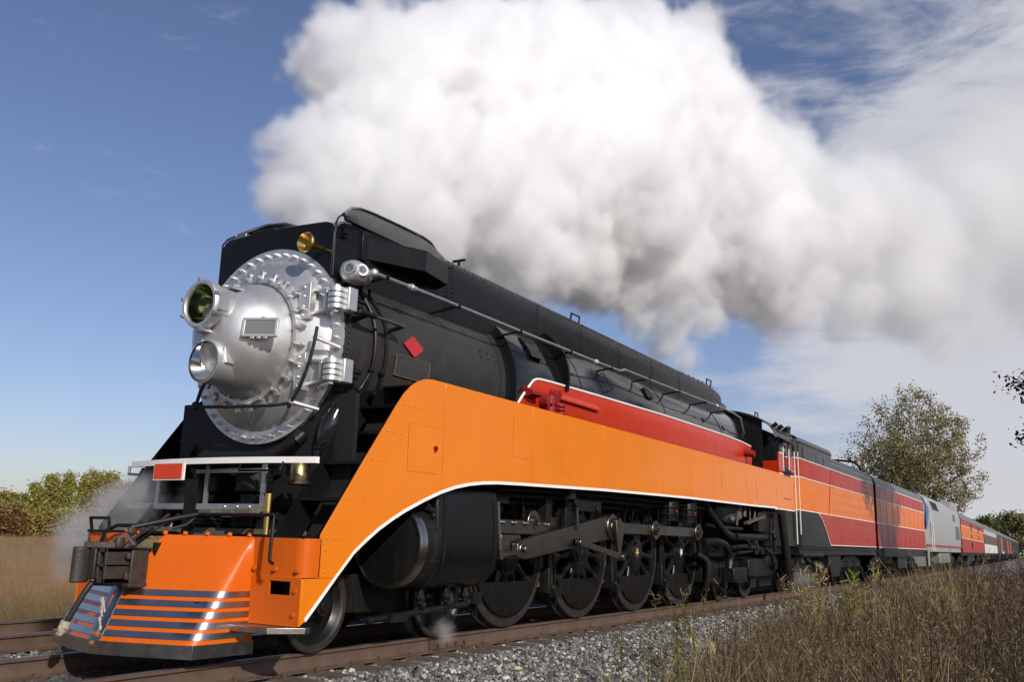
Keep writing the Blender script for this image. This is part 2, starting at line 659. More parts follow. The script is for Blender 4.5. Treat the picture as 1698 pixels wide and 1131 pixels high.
# ---- smokebox and boiler
sb = MB().lathe([(0.2, -3.88), (1.1, -3.88), (1.1, -0.58)], (0, 0, ZC), 'y', 72)
sb.lathe([(1.1, -0.74), (1.112, -0.74), (1.112, -0.60), (1.1, -0.60)], (0, 0, ZC), 'y', 72)
sbx = part('smokebox', sb, 'smoke', LOCO)
rv = MB()
for i in range(30):
    for yy in (-0.70, -0.64):
        a = -20 + i * 2.9 + (1.4 if yy > -.67 else 0)
        if a < 62:
            rv.ball(cylpt(1.112, a, yy), 0.017, 6)
for i in range(34):
    rv.ball(cylpt(1.1, -30 + i * 3.1, -3.80), 0.018, 6)
for i in range(3):
    for j in range(2):
        rv.ball(cylpt(1.1, 20 - j * 4.2, -1.16 + i * 0.17), 0.022, 6)
part('rivet', rv, 'smoke', sbx, kind='stuff')

bo = MB()
prof = [(1.12, -0.60), (1.12, -0.52), (1.226, -0.52), (1.232, -0.50), (1.232, 0.78), (1.238, 0.78), (1.238, 1.48), (1.245, 1.48), (1.245, 1.53), (1.238, 1.53),
        (1.238, 2.22), (1.246, 2.24), (1.246, 5.0), (1.254, 5.0), (1.254, 5.05), (1.246, 5.05), (1.246, 8.3), (1.255, 8.3), (1.255, 8.35), (1.247, 8.35),
        (1.247, 9.55), (1.24, 9.56), (1.238, 10.35), (1.05, 10.36), (0.3, 10.36)]
bo.lathe(prof, (0, 0, ZC), 'y', 80)
boil = part('boiler', bo, 'black', LOCO, smooth=28)
st = MB()
TAB = [(-0.50, -11), (-0.42, -6), (-0.33, -2), (-0.21, 3), (-0.12, 6.2), (-0.02, 8.0), (0.12, 8.8), (0.4, 9.3), (2.0, 11), (4.9, 13.6), (8.4, 14.6), (9.6, 13.8), (10.3, 12)]
ys = [-0.5, -0.46, -0.42, -0.38, -0.33, -0.28, -0.21, -0.16, -0.12, -0.07, -0.02, 0.05, 0.12, 0.4, 1.0, 2.0, 3.0, 4.0, 4.9, 6, 7, 8, 8.4, 9, 9.6, 10, 10.3]
rows, wl = [], []
for y in ys:
    t = lerp_tab(TAB, y)
    R = 1.258 if y > -.3 else 1.25
    rows.append([cylpt(R, -20 + (t + 20) * k / 8, y) for k in range(9)])
st.slab(rows, lambda p: Vector((-p.x, 0, ZC - p.z)).normalized() * 0.03)
part('red_stripe', st, 'red', boil)
wl = [Vector(cylpt(1.262, lerp_tab(TAB, y), y)) for y in ys]
part('white_line', MB().tube(wl, 0.017, 6), 'white', boil)
# plugs, step brackets and small fittings on the jacket
for yy, a in ((7.25, 24), (8.55, 23), (9.9, 22)):
    part('plug', MB().cyl(cylpt(1.22, a, yy), cylpt(1.262, a, yy), 0.055, n=14), 'dark', boil)
part('lifting_bracket', MB().slab([[cylpt(1.2, a, -0.05 + q) for a in (44, 38, 32, 27)] for q in (0, .38)], lambda p: Vector((0.13, 0, -0.05)) if True else None), 'casing', boil, bevel=0.01)
fin = []
for k in range(15):
    a = 62 - k * 4.0
    w = 0.15 * math.sin(PI * (k + 1) / 16) + 0.03
    fin.append([cylpt(1.2, a, 0.84), cylpt(1.24 + w, a, 0.84)])
part('jacket_fin', MB().slab(fin, (0, 0.05, 0)), 'casing', boil)
part('grab_iron', MB().tube([cylpt(1.22, 30, 2.30), cylpt(1.34, 30, 2.32), cylpt(1.37, 17, 2.42), cylpt(1.22, 17, 2.40)], 0.014, 6), 'casing', boil)
part('wash_plate', MB().slab([[cylpt(1.256, a, y) for a in (25, 30, 35)] for y in (4.25, 4.5)], lambda p: Vector((p.x, 0, p.z - ZC)).normalized() * 0.04), 'frame', boil, bevel=.008)
# boiler check valve in dark red
cv = MB().cyl((1.2, 0.16, 3.10), (1.40, 0.16, 3.06), 0.11, n=16).cyl((1.38, 0.16, 3.15), (1.38, 0.16, 2.84), 0.08, n=16)
cv.cyl((1.22, 0.42, 3.22), (1.38, 0.42, 3.19), 0.085, n=16).cyl((1.31, 0.16, 3.10), (1.31, 0.42, 3.13), 0.06, n=12)
chk = part('check_valve', cv, 'dark_red', boil, bevel=0.008)
parts_of('valve_flange', [MB().cyl((1.43, 0.36, 2.86 + k * .055), (1.43, 0.36, 2.885 + k * .055), 0.085, n=14) for k in range(4)], 'dark_red', chk)
parts_of('valve_bolt', [MB().ball((1.38 + .10 * math.cos(k * PI / 4), 0.16 + .10 * math.sin(k * PI / 4), 3.03), 0.022, 6) for k in range(8)], 'dark_red', chk)
part('hood', MB().prism([(1.24, 3.30), (1.31, 3.20), (1.31, 3.17), (1.24, 3.19)], 'y', 0.60, 1.93), 'red', boil, bevel=.006)
part('step_bracket', MB().prism([(1.22, 3.24), (1.40, 3.16), (1.40, 3.11), (1.22, 3.06)], 'y', -0.36, -0.10), 'dark_red', boil, bevel=.006)
part('lower_bracket', MB().prism([(1.22, 2.98), (1.42, 2.93), (1.38, 2.78), (1.22, 2.80)], 'y', -0.62, -0.30), 'casing', boil, bevel=.006)
part('blow_off_nozzle', MB().cyl((1.2, 9.75, 3.28), (1.48, 9.75, 3.22), 0.11, 0.07, n=14), 'dark_red', boil)

# ---- silver smokebox front
front_prof = [(1.10, -3.87), (1.10, -3.925), (0.965, -3.93), (0.955, -3.945), (0.90, -3.985), (0.80, -4.055), (0.735, -4.095), (0.70, -4.115), (0.695, -4.17), (0.655, -4.175),
              (0.645, -4.13), (0.63, -4.145), (0.62, -4.20), (0.595, -4.29), (0.56, -4.385), (0.505, -4.475), (0.435, -4.56), (0.35, -4.63), (0.245, -4.69), (0.12, -4.725), (0.001, -4.735)]
sf = part('smokebox_front', MB().lathe(front_prof, (0, 0, ZC), 'y', 96), 'silver', LOCO, smooth=30)
# ring of bolts round the rim
bb = MB()
for i in range(46):
    a = 2 * PI * i / 46
    c = (1.035 * math.cos(a), 0, ZC + 1.035 * math.sin(a))
    bb.cyl((c[0], -3.925, c[2]), (c[0], -3.955, c[2]), 0.024, n=6).cyl((c[0], -3.955, c[2]), (c[0], -3.985, c[2]), 0.013, n=6)
part('rim_bolt', bb, 'silver', sf, kind='stuff')
# dogs that clamp the door
cm = MB().box(-0.052, 0.065, -0.018, 0.018, -0.024, 0.024).cyl((0.065, -0.018, 0), (0.065, 0.05, 0), 0.022, n=8).cyl((-0.01, -0.018, 0), (-0.01, -0.062, 0), 0.027, n=8)
cm.cyl((-0.01, -0.062, 0), (-0.01, -0.085, 0), 0.015, n=8).box(-0.095, -0.05, -0.012, 0.035, -0.017, 0.017)
cme = mesh_of('clamp', cm, 'silver_dull')
for i in range(24):
    a = 2 * PI * (i + .5) / 24
    piece('clamp', cme, sf, (0.715 * math.cos(a), -4.150, ZC + 0.715 * math.sin(a)), (0, -a, 0), (.86, .8, .86))
# hinges on the near edge
for zz in (3.58, 2.82):
    h = MB()
    h.prism([(0.70, zz + .13), (0.74, zz + .15), (1.10, zz + .10), (1.10, zz + .06)], 'y', -4.06, -3.98)
    h.prism([(0.72, zz - .13), (0.76, zz - .15), (1.10, zz - .10), (1.10, zz - .06)], 'y', -4.06, -3.98)
    h.box(0.96, 1.0, -4.08, -3.96, zz - .1, zz + .1)
    hg = part('hinge', h, 'silver_dull', sf, bevel=0.006)
    k = MB()
    for q in (-0.115, -0.055, 0.005, 0.065):
        k.cyl((1.12, -4.06, zz + q), (1.12, -4.06, zz + q + .045), 0.085, n=18)
    k.cyl((1.12, -4.06, zz - .15), (1.12, -4.06, zz + .145), 0.035, n=10)
    part('hinge_knuckle', k, 'silver', hg)
    part('hinge_block', MB().box(1.14, 1.26, -4.02, -3.88, zz - .13, zz + .12), 'silver', hg, bevel=0.012)
    p_ = MB().prism([(0.62, zz + .17), (0.80, zz + .2), (0.80, zz - .2), (0.66, zz - .19)], 'y', -4.115, -4.02)
    for q in (-.16, -.06, .05, .15):
        p_.ball((0.72, -4.12, zz + q), 0.02, 6)
    part('hinge_strap', p_, 'silver', hg, bevel=.005)
    nut = MB()
    for dy, dz in ((0, .06), (0.05, -.04), (0.0, -.1), (.1, .02)):
        nut.cyl((1.2, -3.88, zz + dz), (1.2, -3.80 + dy, zz + dz), 0.026, n=6)
    part('hinge_bolt', nut, 'frame', hg)
# headlights: upper with green glass, lower with an open reflector
UL = (0, -4.84, 3.45)
ul = part('headlight', MB().lathe([(0.235, 0.05), (0.235, 0.40), (0.215, 0.62)], UL, 'y', 48), 'silver', sf, label='upper headlight behind greenish glass')
part('bezel', MB().lathe([(0.205, 0.04), (0.205, -0.02), (0.215, -0.04), (0.245, -0.04), (0.257, -0.02), (0.257, 0.07), (0.236, 0.075)], UL, 'y', 56), 'silver', ul)
part('lens', MB().lathe([(0.206, -0.012), (0.12, -0.02), (0.001, -0.024)], UL, 'y', 48), 'glass', ul, fix=False)
part('reflector', MB().lathe([(0.2, 0.012), (0.185, 0.06), (0.15, 0.125), (0.10, 0.175), (0.04, 0.20), (0.001, 0.205)], UL, 'y', 48), 'mirror_green', ul)
part('bulb', MB().cyl((0, -4.64, 3.45), (0, -4.73, 3.45), 0.012, n=8).ball((0, -4.74, 3.45), 0.026, 10), 'white', ul)
for a in (20, 95, 165, 205, 280, 335):
    c = (0.262 * math.cos(rad(a)), -4.84, 3.45 + 0.262 * math.sin(rad(a)))
    part('lens_clip', MB().cyl((c[0], -4.89, c[2]), (c[0], -4.77, c[2]), 0.020, n=8), 'silver_dull', ul)
part('lens_hinge', MB().box(0.235, 0.275, -4.85, -4.72, 3.37, 3.55), 'silver_dull', ul)
part('lens_latch', MB().box(-0.275, -0.235, -4.85, -4.76, 3.39, 3.51), 'silver_dull', ul)
part('lamp_foot', MB().box(-.09, .06, -4.82, -4.70, 3.17, 3.20), 'silver_dull', ul)
part('visor_rail', MB().box(0.05, 0.19, -4.62, -4.28, 3.66, 3.685).box(0.03, .05, -4.6, -4.3, 3.64, 3.68), 'silver_dull', ul)
LL = (0, -4.73, 2.87)
ll = part('headlight', MB().lathe([(0.205, -0.02), (0.225, -0.015), (0.227, 0.04), (0.222, 0.30), (0.19, 0.55)], LL, 'y', 48), 'silver', sf, label='lower headlight with a bare chrome reflector')
part('reflector', MB().lathe([(0.207, -0.02), (0.195, 0.04), (0.165, 0.11), (0.12, 0.165), (0.06, 0.20), (0.001, 0.212)], LL, 'y', 48), 'chrome', ll)
part('dark_rim', MB().lathe([(.196, -.012), (.208, -.026), (.208, -.01)], LL, 'y', 48), 'frame', ll)
part('bulb', MB().cyl((0, -4.52, 2.87), (0, -4.60, 2.87), 0.012, n=8).ball((0, -4.62, 2.87), 0.024, 10), 'white', ll)
part('side_window', MB().obox((0.215, -4.60, 2.93), (0.018, 0.075, 0.09), ((0.97, 0.0, 0.24), (0, 1, 0), (-0.24, 0, .97))), 'silver_dull', ll, bevel=.01)
part('rear_bracket', MB().box(-0.16, -0.05, -4.75, -4.62, 3.06, 3.23), 'silver_dull', sf)
# framed plate on the cone
pn = Vector((0.40, -0.90, 0.12)).normalized()
px_ = Vector((0.90, 0.40, 0)).normalized()
pz_ = pn.cross(px_) * -1
pc = Vector((0.53, -4.475, 3.205)) + pn * .075
plf = MB()
for s_ in (-1, 1):
    plf.obox(pc + px_ * s_ * .175, (.016, .02, .100), (px_, pn, pz_)).obox(pc + pz_ * s_ * .09, (.18, .02, .014), (px_, pn, pz_))
for q in (-.07, 0, .07):
    plf.obox(pc + pz_ * .112 + px_ * q, (.02, .016, .012), (px_, pn, pz_))
plf.obox(pc - pz_ * .108 + px_ * .02, (.025, .016, .01), (px_, pn, pz_)).obox(pc - pn * .05, (.15, .04, .08), (px_, pn, pz_))
pf = part('plate_frame', plf, 'silver', sf, bevel=.004)
part('plate', MB().obox(pc, (.162, .012, .080), (px_, pn, pz_)), 'greyplate', pf)
cs = MB()
for x, z in ((.33, 3.02), (.42, 2.92), (.25, 2.86), (.5, 2.82), (.28, 3.07)):
    r = math.hypot(x, z - ZC)
    cs.ball((x, -4.74 + r * .62 * r / .35 * .9, z), 0.012, 6)
part('cone_stud', cs, 'silver', sf, kind='stuff')
# black handrail round the front with silver posts
hr = smooth_pts([(0.985, -4.17, 3.26), (0.985, -4.19, 3.12), (0.93, -4.2, 2.86), (0.83, -4.2, 2.63), (0.715, -4.19, 2.475), (0.68, -4.18, 2.44)], 5)
rl = part('front_handrail', MB().tube(hr, 0.019, 8), 'hose', sf)
for a, b in (((0.975, -4.17, 3.15), (1.10, -3.93, 3.08)), ((0.72, -4.18, 2.49), (0.86, -3.93, 2.44))):
    part('rail_post', MB().cyl(a, b, 0.026, 0.022, n=10).ball(a, 0.034, 10), 'silver', rl)
wr = smooth_pts([(0.70, -4.18, 2.48), (0.5, -4.22, 2.46), (0.1, -4.24, 2.465), (-0.35, -4.22, 2.485), (-0.62, -4.2, 2.50), (-0.70, -4.2, 2.52)], 5)
part('front_handrail', MB().tube(wr, 0.017, 8).tube([(-0.70, -4.2, 2.52), (-0.62, -4.22, 2.68), (-.42, -4.28, 2.86), (-.22, -4.45, 2.9)], 0.02, 8).ball((-.70, -4.2, 2.52), .05, 8), 'hose', sf)

# ---- casing over the boiler (skyline casing)
def cas_sec(y, top=4.76, w=0.88):
    zs = [3.80, 4.1, 4.45, top - .13, top - .055, top - .015, top, top + .004]
    xs = [w - .03, w - .01, w, w - .02, w - .07, w - .15, w - .28, 0]
    r = [(x, y, z) for x, z in zip(xs, zs)]
    return r + [(-x, y, z) for x, y, z in reversed(r[:-1])]


rows = [cas_sec(y, t, w) for y, t, w in ((-3.88, 4.52, .88), (-3.80, 4.56, .88), (-3.6, 4.64, .88), (-3.2, 4.73, .88), (-1.7, 4.76, .88), (2, 4.755, .88), (8.7, 4.73, .88), (9.3, 4.66, .87))]
cas = part('casing', MB().grid(rows), 'casing', LOCO, smooth=40)
fp = [(0.855, 3.3)] + [(0.88, 4.36), (0.865, 4.45), (0.82, 4.51), (0.74, 4.535), (0.4, 4.55), (0, 4.555)]
fp = fp + [(-x, z) for x, z in reversed(fp[:-1])]
part('front_plate', MB().prism(fp, 'y', -3.905, -3.875), 'casing', cas, bevel=0.008)
part('edge_bead', MB().tube([(0.885, -3.89, z) for z in (3.9, 4.2, 4.4, 4.5)] + [(0.865, -3.84, 4.58), (0.84, -3.76, 4.64)], 0.011, 6).both(), 'casing', cas)
for sx in (1, -1):
    lip = []
    for y, zt, xt in ((-3.72, 4.66, .83), (-3.58, 4.76, .76), (-3.42, 4.86, .67), (-3.2, 4.94, .60), (-2.9, 4.975, .57), (-2.3, 4.985, .57), (-1.9, 4.985, .57), (-1.74, 4.95, .58), (-1.66, 4.88, .60), (-1.62, 4.76, .62)):
        lip.append([(sx * .872, y, 4.60), (sx * (.872 + xt) / 2 + sx * .012, y, (4.63 + zt) / 2), (sx * xt, y, zt)])
    part('smoke_lifter', MB().slab(lip, (-sx * .03, 0, -.012)), 'casing', cas)
    part('lifter_rim', MB().tube([r[2] for r in lip], 0.022, 6), 'black', cas)
part('chimney', MB().lathe([(0.34, 4.5), (0.34, 4.86), (0.39, 4.90), (0.39, 4.93), (0.30, 4.93), (0.28, 4.5)], (0, -2.6, 0), 'z', 32), 'frame', cas)
part('roof_box', MB().box(-.62, -.22, -3.72, -3.3, 4.55, 4.70), 'casing', cas, bevel=.05)
part('bright_cap', MB().prism([(-.84, 4.50), (-.80, 4.57), (-.52, 4.60), (-.52, 4.55)], 'y', -3.88, -3.80), 'steel', cas, bevel=.008)
# train indicator wedge box
ib = MB()
plan = [(0.86, -3.36), (1.20, -2.64), (1.10, -2.05), (0.86, -1.92)]
ib.prism(plan, 'z', 4.24, 4.50)
box = part('indicator_box', ib, 'casing', cas, bevel=.006)
part('box_frame', MB().box(0.87, 0.905, -3.46, -3.37, 4.20, 4.54), 'casing', box, bevel=.005)
sw = MB().box(0.86, 0.93, -3.80, -3.74, 4.36, 4.52)
sw.cyl((0.92, -3.77, 4.40), (0.96, -3.77, 4.40), .02, n=8).cyl((0.92, -3.77, 4.49), (0.95, -3.77, 4.49), .02, n=8)
part('latch', sw, 'casing', cas)
rv = MB()
for i in range(16):
    rv.ball((0.885, -1.75, 3.9 + i * .05), .012, 5)
for y in (-1.62, .62, 2.1, 3.6, 5.1, 6.6):
    for i in range(14):
        rv.ball((0.882, y, 3.85 + i * .06), .011, 5)
for i in range(110):
    rv.ball((0.868, -3.7 + i * .115, 3.865), .012, 5)
    rv.ball((0.845, -1.6 + i * .098, 4.66), .010, 5)
for i in range(22):
    rv.ball((-.8 + i * .076, -3.907, 4.47), .011, 5)
part('rivet', rv, 'casing', cas, kind='stuff')
for y in (2.2, 9.0):
    part('roof_handle', MB().tube([(0.62, y, 4.74), (0.64, y, 4.9), (0.64, y + .3, 4.9), (0.62, y + .3, 4.74)], .018, 6), 'casing', cas)
part('valve_wheel', MB().cyl((0.6, -1.1, 4.74), (0.6, -1.1, 4.88), .02, n=8).bar((0.5, -1.1, 4.89), (0.7, -1.1, 4.89), .03), 'casing', cas)
# rear of the casing: safety valves, fin, stepped-down end
rows = [cas_sec(y, t, w) for y, t, w in ((9.3, 4.66, .80), (9.7, 4.60, .74), (10.3, 4.50, .66), (10.4, 4.47, .6))]
part('casing_end', MB().grid(rows), 'casing', cas, smooth=40)
sv = MB()
for y in (7.7, 8.1, 8.4, 8.75, 9.0):
    sv.cyl((0.5, y, 4.7), (0.5, y, 4.84), .055, n=10)
part('safety_valve', sv, 'frame', cas)
part('fin', MB().prism([(9.15, 4.6), (9.2, 4.78), (9.95, 4.86), (9.6, 4.74), (9.5, 4.6)], 'x', .22, .25), 'casing', cas)
# brass horn
part('horn', MB().lathe([(0.105, -0.02), (0.115, 0.0), (0.108, 0.012), (0.085, 0.05), (0.055, 0.11), (0.038, 0.19), (0.034, 0.30)], (0.76, -4.2, 4.20), 'y', 32).lathe([(0.105, -0.02), (0.08, 0.04), (0.05, 0.10), (0.001, 0.14)], (0.76, -4.2, 4.20), 'y', 32), 'brass', LOCO)
part('horn_bracket', MB().cyl((0.76, -3.93, 4.20), (0.76, -3.87, 4.2), .03, n=8), 'frame', LOCO)
# silver classification light, egg shaped with two lenses
cl_c = Vector((1.06, -3.70, 3.95))
eg = MB()
ax1 = Vector((0.10, 0.98, -0.05)).normalized()
eggp = [(0.001, -0.205), (0.06, -0.195), (0.10, -0.165), (0.125, -0.11), (0.135, -0.04), (0.125, 0.05), (0.10, 0.13), (0.065, 0.19), (0.03, 0.22), (0.001, 0.228)]
eg.lathe(eggp, tuple(cl_c), 'y', 28)
cll = part('classification_light', eg, 'silver', LOCO)
for d in (Vector((0.30, -0.95, 0.05)), Vector((0.90, -0.42, 0.06))):
    d.normalize()
    r_ = 0.185 if d.y < -.7 else .138
    a = cl_c + d * r_
    part('lens_ring', MB().cyl(a - d * .05, a + d * .012, 0.075, 0.066, n=24, cap=True), 'silver', cll)
    part('lens', MB().cyl(a + d * .006, a + d * .03, 0.054, 0.03, n=24), 'glass', cll)
    part('lamp_reflector', MB().cyl(a + d * .013, a + d * .0145, 0.053, n=24), 'silver_dull', cll)
part('light_bracket', MB().box(.86, 1.02, -3.72, -3.62, 3.86, 3.94), 'silver_dull', cll)

# ---- handrail with posts along the casing
hp = [(1.27, -3.66, 3.94), (1.28, -3.0, 3.945), (1.28, -2.28, 3.95), (1.28, -0.79, 3.95), (1.28, 1.83, 3.955), (1.28, 2.75, 3.965), (1.28, 2.95, 4.02), (1.28, 3.15, 4.02), (1.28, 4.5, 4.03), (1.28, 7.74, 4.07), (1.28, 8.9, 4.06), (1.26, 9.5, 4.02), (1.26, 9.6, 3.85), (1.22, 9.85, 3.72)]
hrail = part('handrail', MB().tube(hp, 0.021, 8), 'silver_dull', LOCO)
part('rail_joint', MB().ball((1.27, -3.66, 3.94), .05, 12), 'silver', hrail)
for i in (1, 4, 9):
    part('rail_joint', MB().ball(hp[i], .043, 10).cyl((hp[i][0], hp[i][1] - .07, hp[i][2]), (hp[i][0], hp[i][1] + .07, hp[i][2]), .03, n=8), 'silver', hrail)
sm = mesh_of('stanchion', MB().cyl((-0.42, 0, -0.05), (0, 0, 0), 0.016, n=8).ball((0, 0, 0), .036, 8), 'casing')
for y in (-3.45, -2.05, -0.55, 0.95, 2.4, 4.0, 5.5, 7.0, 8.3):
    piece('stanchion', sm, hrail, (1.28, y, 3.95 + (0.09 if y > 3 else 0)))
# short rail on the smokebox, pipes hugging the barrel, red diamond, plate
rr = part('short_handrail', MB().tube([(1.27, -3.86, 3.47), (1.28, -3.1, 3.46)], .019, 8).ball((1.28, -3.1, 3.46), .03, 8), 'steel', LOCO)
part('rail_post', MB().bar((1.05, -3.12, 3.42), (1.28, -3.12, 3.46), .045, .03), 'frame', rr)
part('rail_post', MB().bar((1.05, -3.72, 3.42), (1.27, -3.72, 3.47), .05, .05).cyl((1.27, -3.86, 3.47), (1.27, -3.6, 3.465), .03, n=8), 'frame', rr)
for y0, y1, a1 in ((-3.52, -3.40, -34), (-3.38, -3.20, -26)):
    pts = [(1.03, y0 - .05, 3.86)] + [cylpt(1.13, a, y0 + (y1 - y0) * min(1, (36 - a) / 22)) for a in range(32, a1, -4)]
    part('pipe', MB().tube(smooth_pts(pts, 3), .021, 8), 'frame', LOCO)
part('pipe', MB().tube(smooth_pts([cylpt(1.13, -14, -3.40), cylpt(1.14, -26, -3.5), (1.02, -3.62, 2.72), (0.86, -3.74, 2.58), (0.62, -3.84, 2.47)], 5), .013, 6), 'frame', LOCO)
part('pipe_clip', MB().ball(cylpt(1.13, -14, -3.40), .04, 8).ball(cylpt(1.13, -14, -3.22), .04, 8), 'frame', LOCO)
dn = Vector((math.cos(rad(6.5)), 0, math.sin(rad(6.5))))
dm = MB()
dc = Vector(cylpt(1.112, 6.5, -2.69))
du = Vector((0, 1, 0))
dv = dn.cross(du) * -1
pts = [dc + du * a + dv * b for a, b in ((-.185, -.01), (-.165, .012), (-.015, .118), (.02, .122), (.17, .02), (.18, -.012), (.02, -.115), (-.02, -.118))]
n_ = len(pts)
dm.add(pts + [q + dn * .012 for q in pts], [tuple(range(n_)), tuple(range(2 * n_ - 1, n_ - 1, -1))] + [(i, (i + 1) % n_, n_ + (i + 1) % n_, n_ + i) for i in range(n_)])
part('red_diamond', dm, 'tagred', LOCO)
pl = part('builder_plate', MB().slab([[cylpt(1.108, a, y) for a in (-13, -9, -5, -0.8)] for y in (-3.0, -2.36)], lambda p: Vector((.008, 0, 0))), 'plate', LOCO)
br = MB()
for a, b in (((-13, -3.0), (-0.8, -3.0)), ((-0.8, -3.0), (-0.8, -2.36)), ((-0.8, -2.36), (-13, -2.36)), ((-13, -2.36), (-13, -3.0))):
    br.tube([cylpt(1.118, a[0] + (b[0] - a[0]) * k / 4, a[1] + (b[1] - a[1]) * k / 4) for k in range(5)], .006, 5)
part('plate_border', br, 'tan', pl)

# ---- orange side skirts with a white lower edge
TOP = [(-4.60, 1.13), (-4.58, 1.14), (-4.06, 1.84), (-3.55, 2.51), (-3.44, 2.64), (-3.33, 2.735), (-3.22, 2.80), (-3.10, 2.845), (-2.96, 2.865), (-2.74, 2.868), (-1.66, 2.87), (9.7, 2.915), (11.14, 2.92), (12.7, 2.92)]
BOT = [(-4.73, 0.40), (-4.70, 0.43), (-4.32, 0.80), (-4.09, 1.02), (-3.92, 1.135), (-3.73, 1.25), (-3.53, 1.35), (-3.33, 1.44), (-3.0, 1.565), (-2.70, 1.665), (-2.43, 1.735), (-2.15, 1.785), (-1.85, 1.82), (-1.55, 1.842), (-1.0, 1.862), (-0.4, 1.88), (1.44, 1.935), (3.84, 1.985), (5.22, 2.01), (9.0, 2.05), (11.04, 2.085), (12.70, 2.06)]
SEAM = [-4.57, -2.70, -0.71, 1.44, 3.81, 5.21, 6.47, 8.68, 11.07]


def zt(y):
    return lerp_tab(TOP, y)


def zb(y):
    return lerp_tab(BOT, y)


for sx in (1, -1):
    sk = part('side_skirt', MB().prism([(y - (.035 if sx < 0 and y < -2.5 else 0), zt(y) + (.02 if sx < 0 and y < -2.5 else -.004)) for y in [-4.56] + [t[0] for t in TOP[2:-2]] + [11.05]] + [(y, zb(y) + .006) for y in [11.05] + [t[0] for t in reversed(BOT[3:-2])] + [-4.2]] + [(-4.56, .80)], 'x', sx * 1.574, sx * 1.582), 'casing', LOCO)
    for a, b in zip(SEAM, SEAM[1:]):
        a2, b2 = a + .0045, b - .0045
        yy = sorted({a2, b2} | {t[0] for t in TOP if a2 < t[0] < b2})
        yb = sorted({a2, b2} | {t[0] for t in BOT if a2 < t[0] < b2})
        poly = [(y, zt(y)) for y in yy] + [(y, zb(y)) for y in reversed(yb)]
        if a == SEAM[0]:
            poly = [(y, zt(y)) for y in yy] + [(y, zb(y)) for y in reversed([q for q in yb if q > -4.34])] + [(-4.345, 0.775), (-4.567, 0.775)]
        part('skirt_panel', MB().prism(poly, 'x', sx * 1.584, sx * 1.60), 'orange_side', sk, bevel=.003)
    edge = [(sx * 1.594, y, zb(y) - .006) for y, z in BOT[1:]]
    edge[-1] = (sx * 1.594, 11.05, zb(11.05) - .006)
    edge = edge[:-2] + [edge[-1]]
    rows = [[(p[0] + dx, p[1], p[2] + dz) for dx, dz in ((0.012, -0.022), (0.012, .014))] for p in edge]
    part('white_edge', MB().slab(rows, (-sx * .024, 0, 0)), 'white', sk)
    if sx == 1:
        for y0, y1, z0, z1 in ((-3.335, -2.80, 1.84, 2.345), (-1.19, -.775, 2.18, 2.685), (0.12, .395, 2.06, 2.385), (7.0, 7.5, 2.2, 2.6), (9.4, 9.8, 2.2, 2.6)):
            hh = part('hatch', MB().box(1.599, 1.6035, y0, y1, z0, z1), 'orange_side', sk)
            part('hatch_shadow_line', MB().tube([(1.601, y0, z0), (1.601, y1, z0), (1.601, y1, z1), (1.601, y0, z1)], .003, 4, closed=True), 'joint', hh)  # dark orange tube draws the shadow line of the hatch gap
        part('hatch_latch', MB().cyl((1.60, -2.86, 2.12), (1.63, -2.86, 2.12), .025, n=8).bar((1.62, -2.86, 2.13), (1.62, -2.86, 2.08), .02), 'dark_red', sk)
        rv = MB()
        for s_ in SEAM[1:-1]:
            for i in range(9):
                z = zb(s_) + .06 + i * (zt(s_) - zb(s_) - .1) / 8
                rv.ball((1.60, s_ + .045, z), .0105, 5)
                if s_ > -2:
                    rv.ball((1.60, s_ - .045, z), .0105, 5)
        for i in range(75):
            y = -3.0 + i * .187
            rv.ball((1.60, y, zt(y) - .04), .0095, 5)
        for z in (1.145, 1.52, 1.92, 2.22, 2.53):
            y0 = -4.56 + (z - 1.14) * .74
            for k in range(3 if z < 2.4 else 5):
                rv.ball((1.60, y0 + .07 + k * .11, z - .01), .013, 6)
        for z in (1.03, .93, .83):
            rv.ball((1.60, -4.50, z), .013, 6)
        part('rivet', rv, 'orange_side', sk, kind='stuff')
    part('running_board', MB().prism([(-3.1, 2.80), (11.0, 2.86), (11.0, 2.84), (-3.1, 2.78)], 'x', sx * 1.0, sx * 1.578), 'casing', LOCO)
    # stairs up the front slope: stringer and treads
    stp = part('front_steps', MB().prism([(-4.62, 1.10), (-3.58, 2.52), (-3.4, 2.7), (-3.1, 2.78), (-3.1, 2.4), (-3.42, 2.35), (-4.25, 1.10)], 'x', sx * 1.02, sx * 1.045), 'casing', LOCO)
    for z in (1.50, 1.875, 2.20, 2.51):
        y = -4.27 + (z - 1.50) * .80
        part('tread', MB().box(min(sx * 1.046, sx * 1.572), max(sx * 1.046, sx * 1.572), y - .03, y + .26, z - .02, z + .018), 'casing', stp, bevel=.004)
    part('riser', MB().prism([(-4.2, 1.1), (-3.25, 2.5), (-3.22, 2.5), (-4.17, 1.1)], 'x', sx * 1.046, sx * 1.572), 'dark', stp)

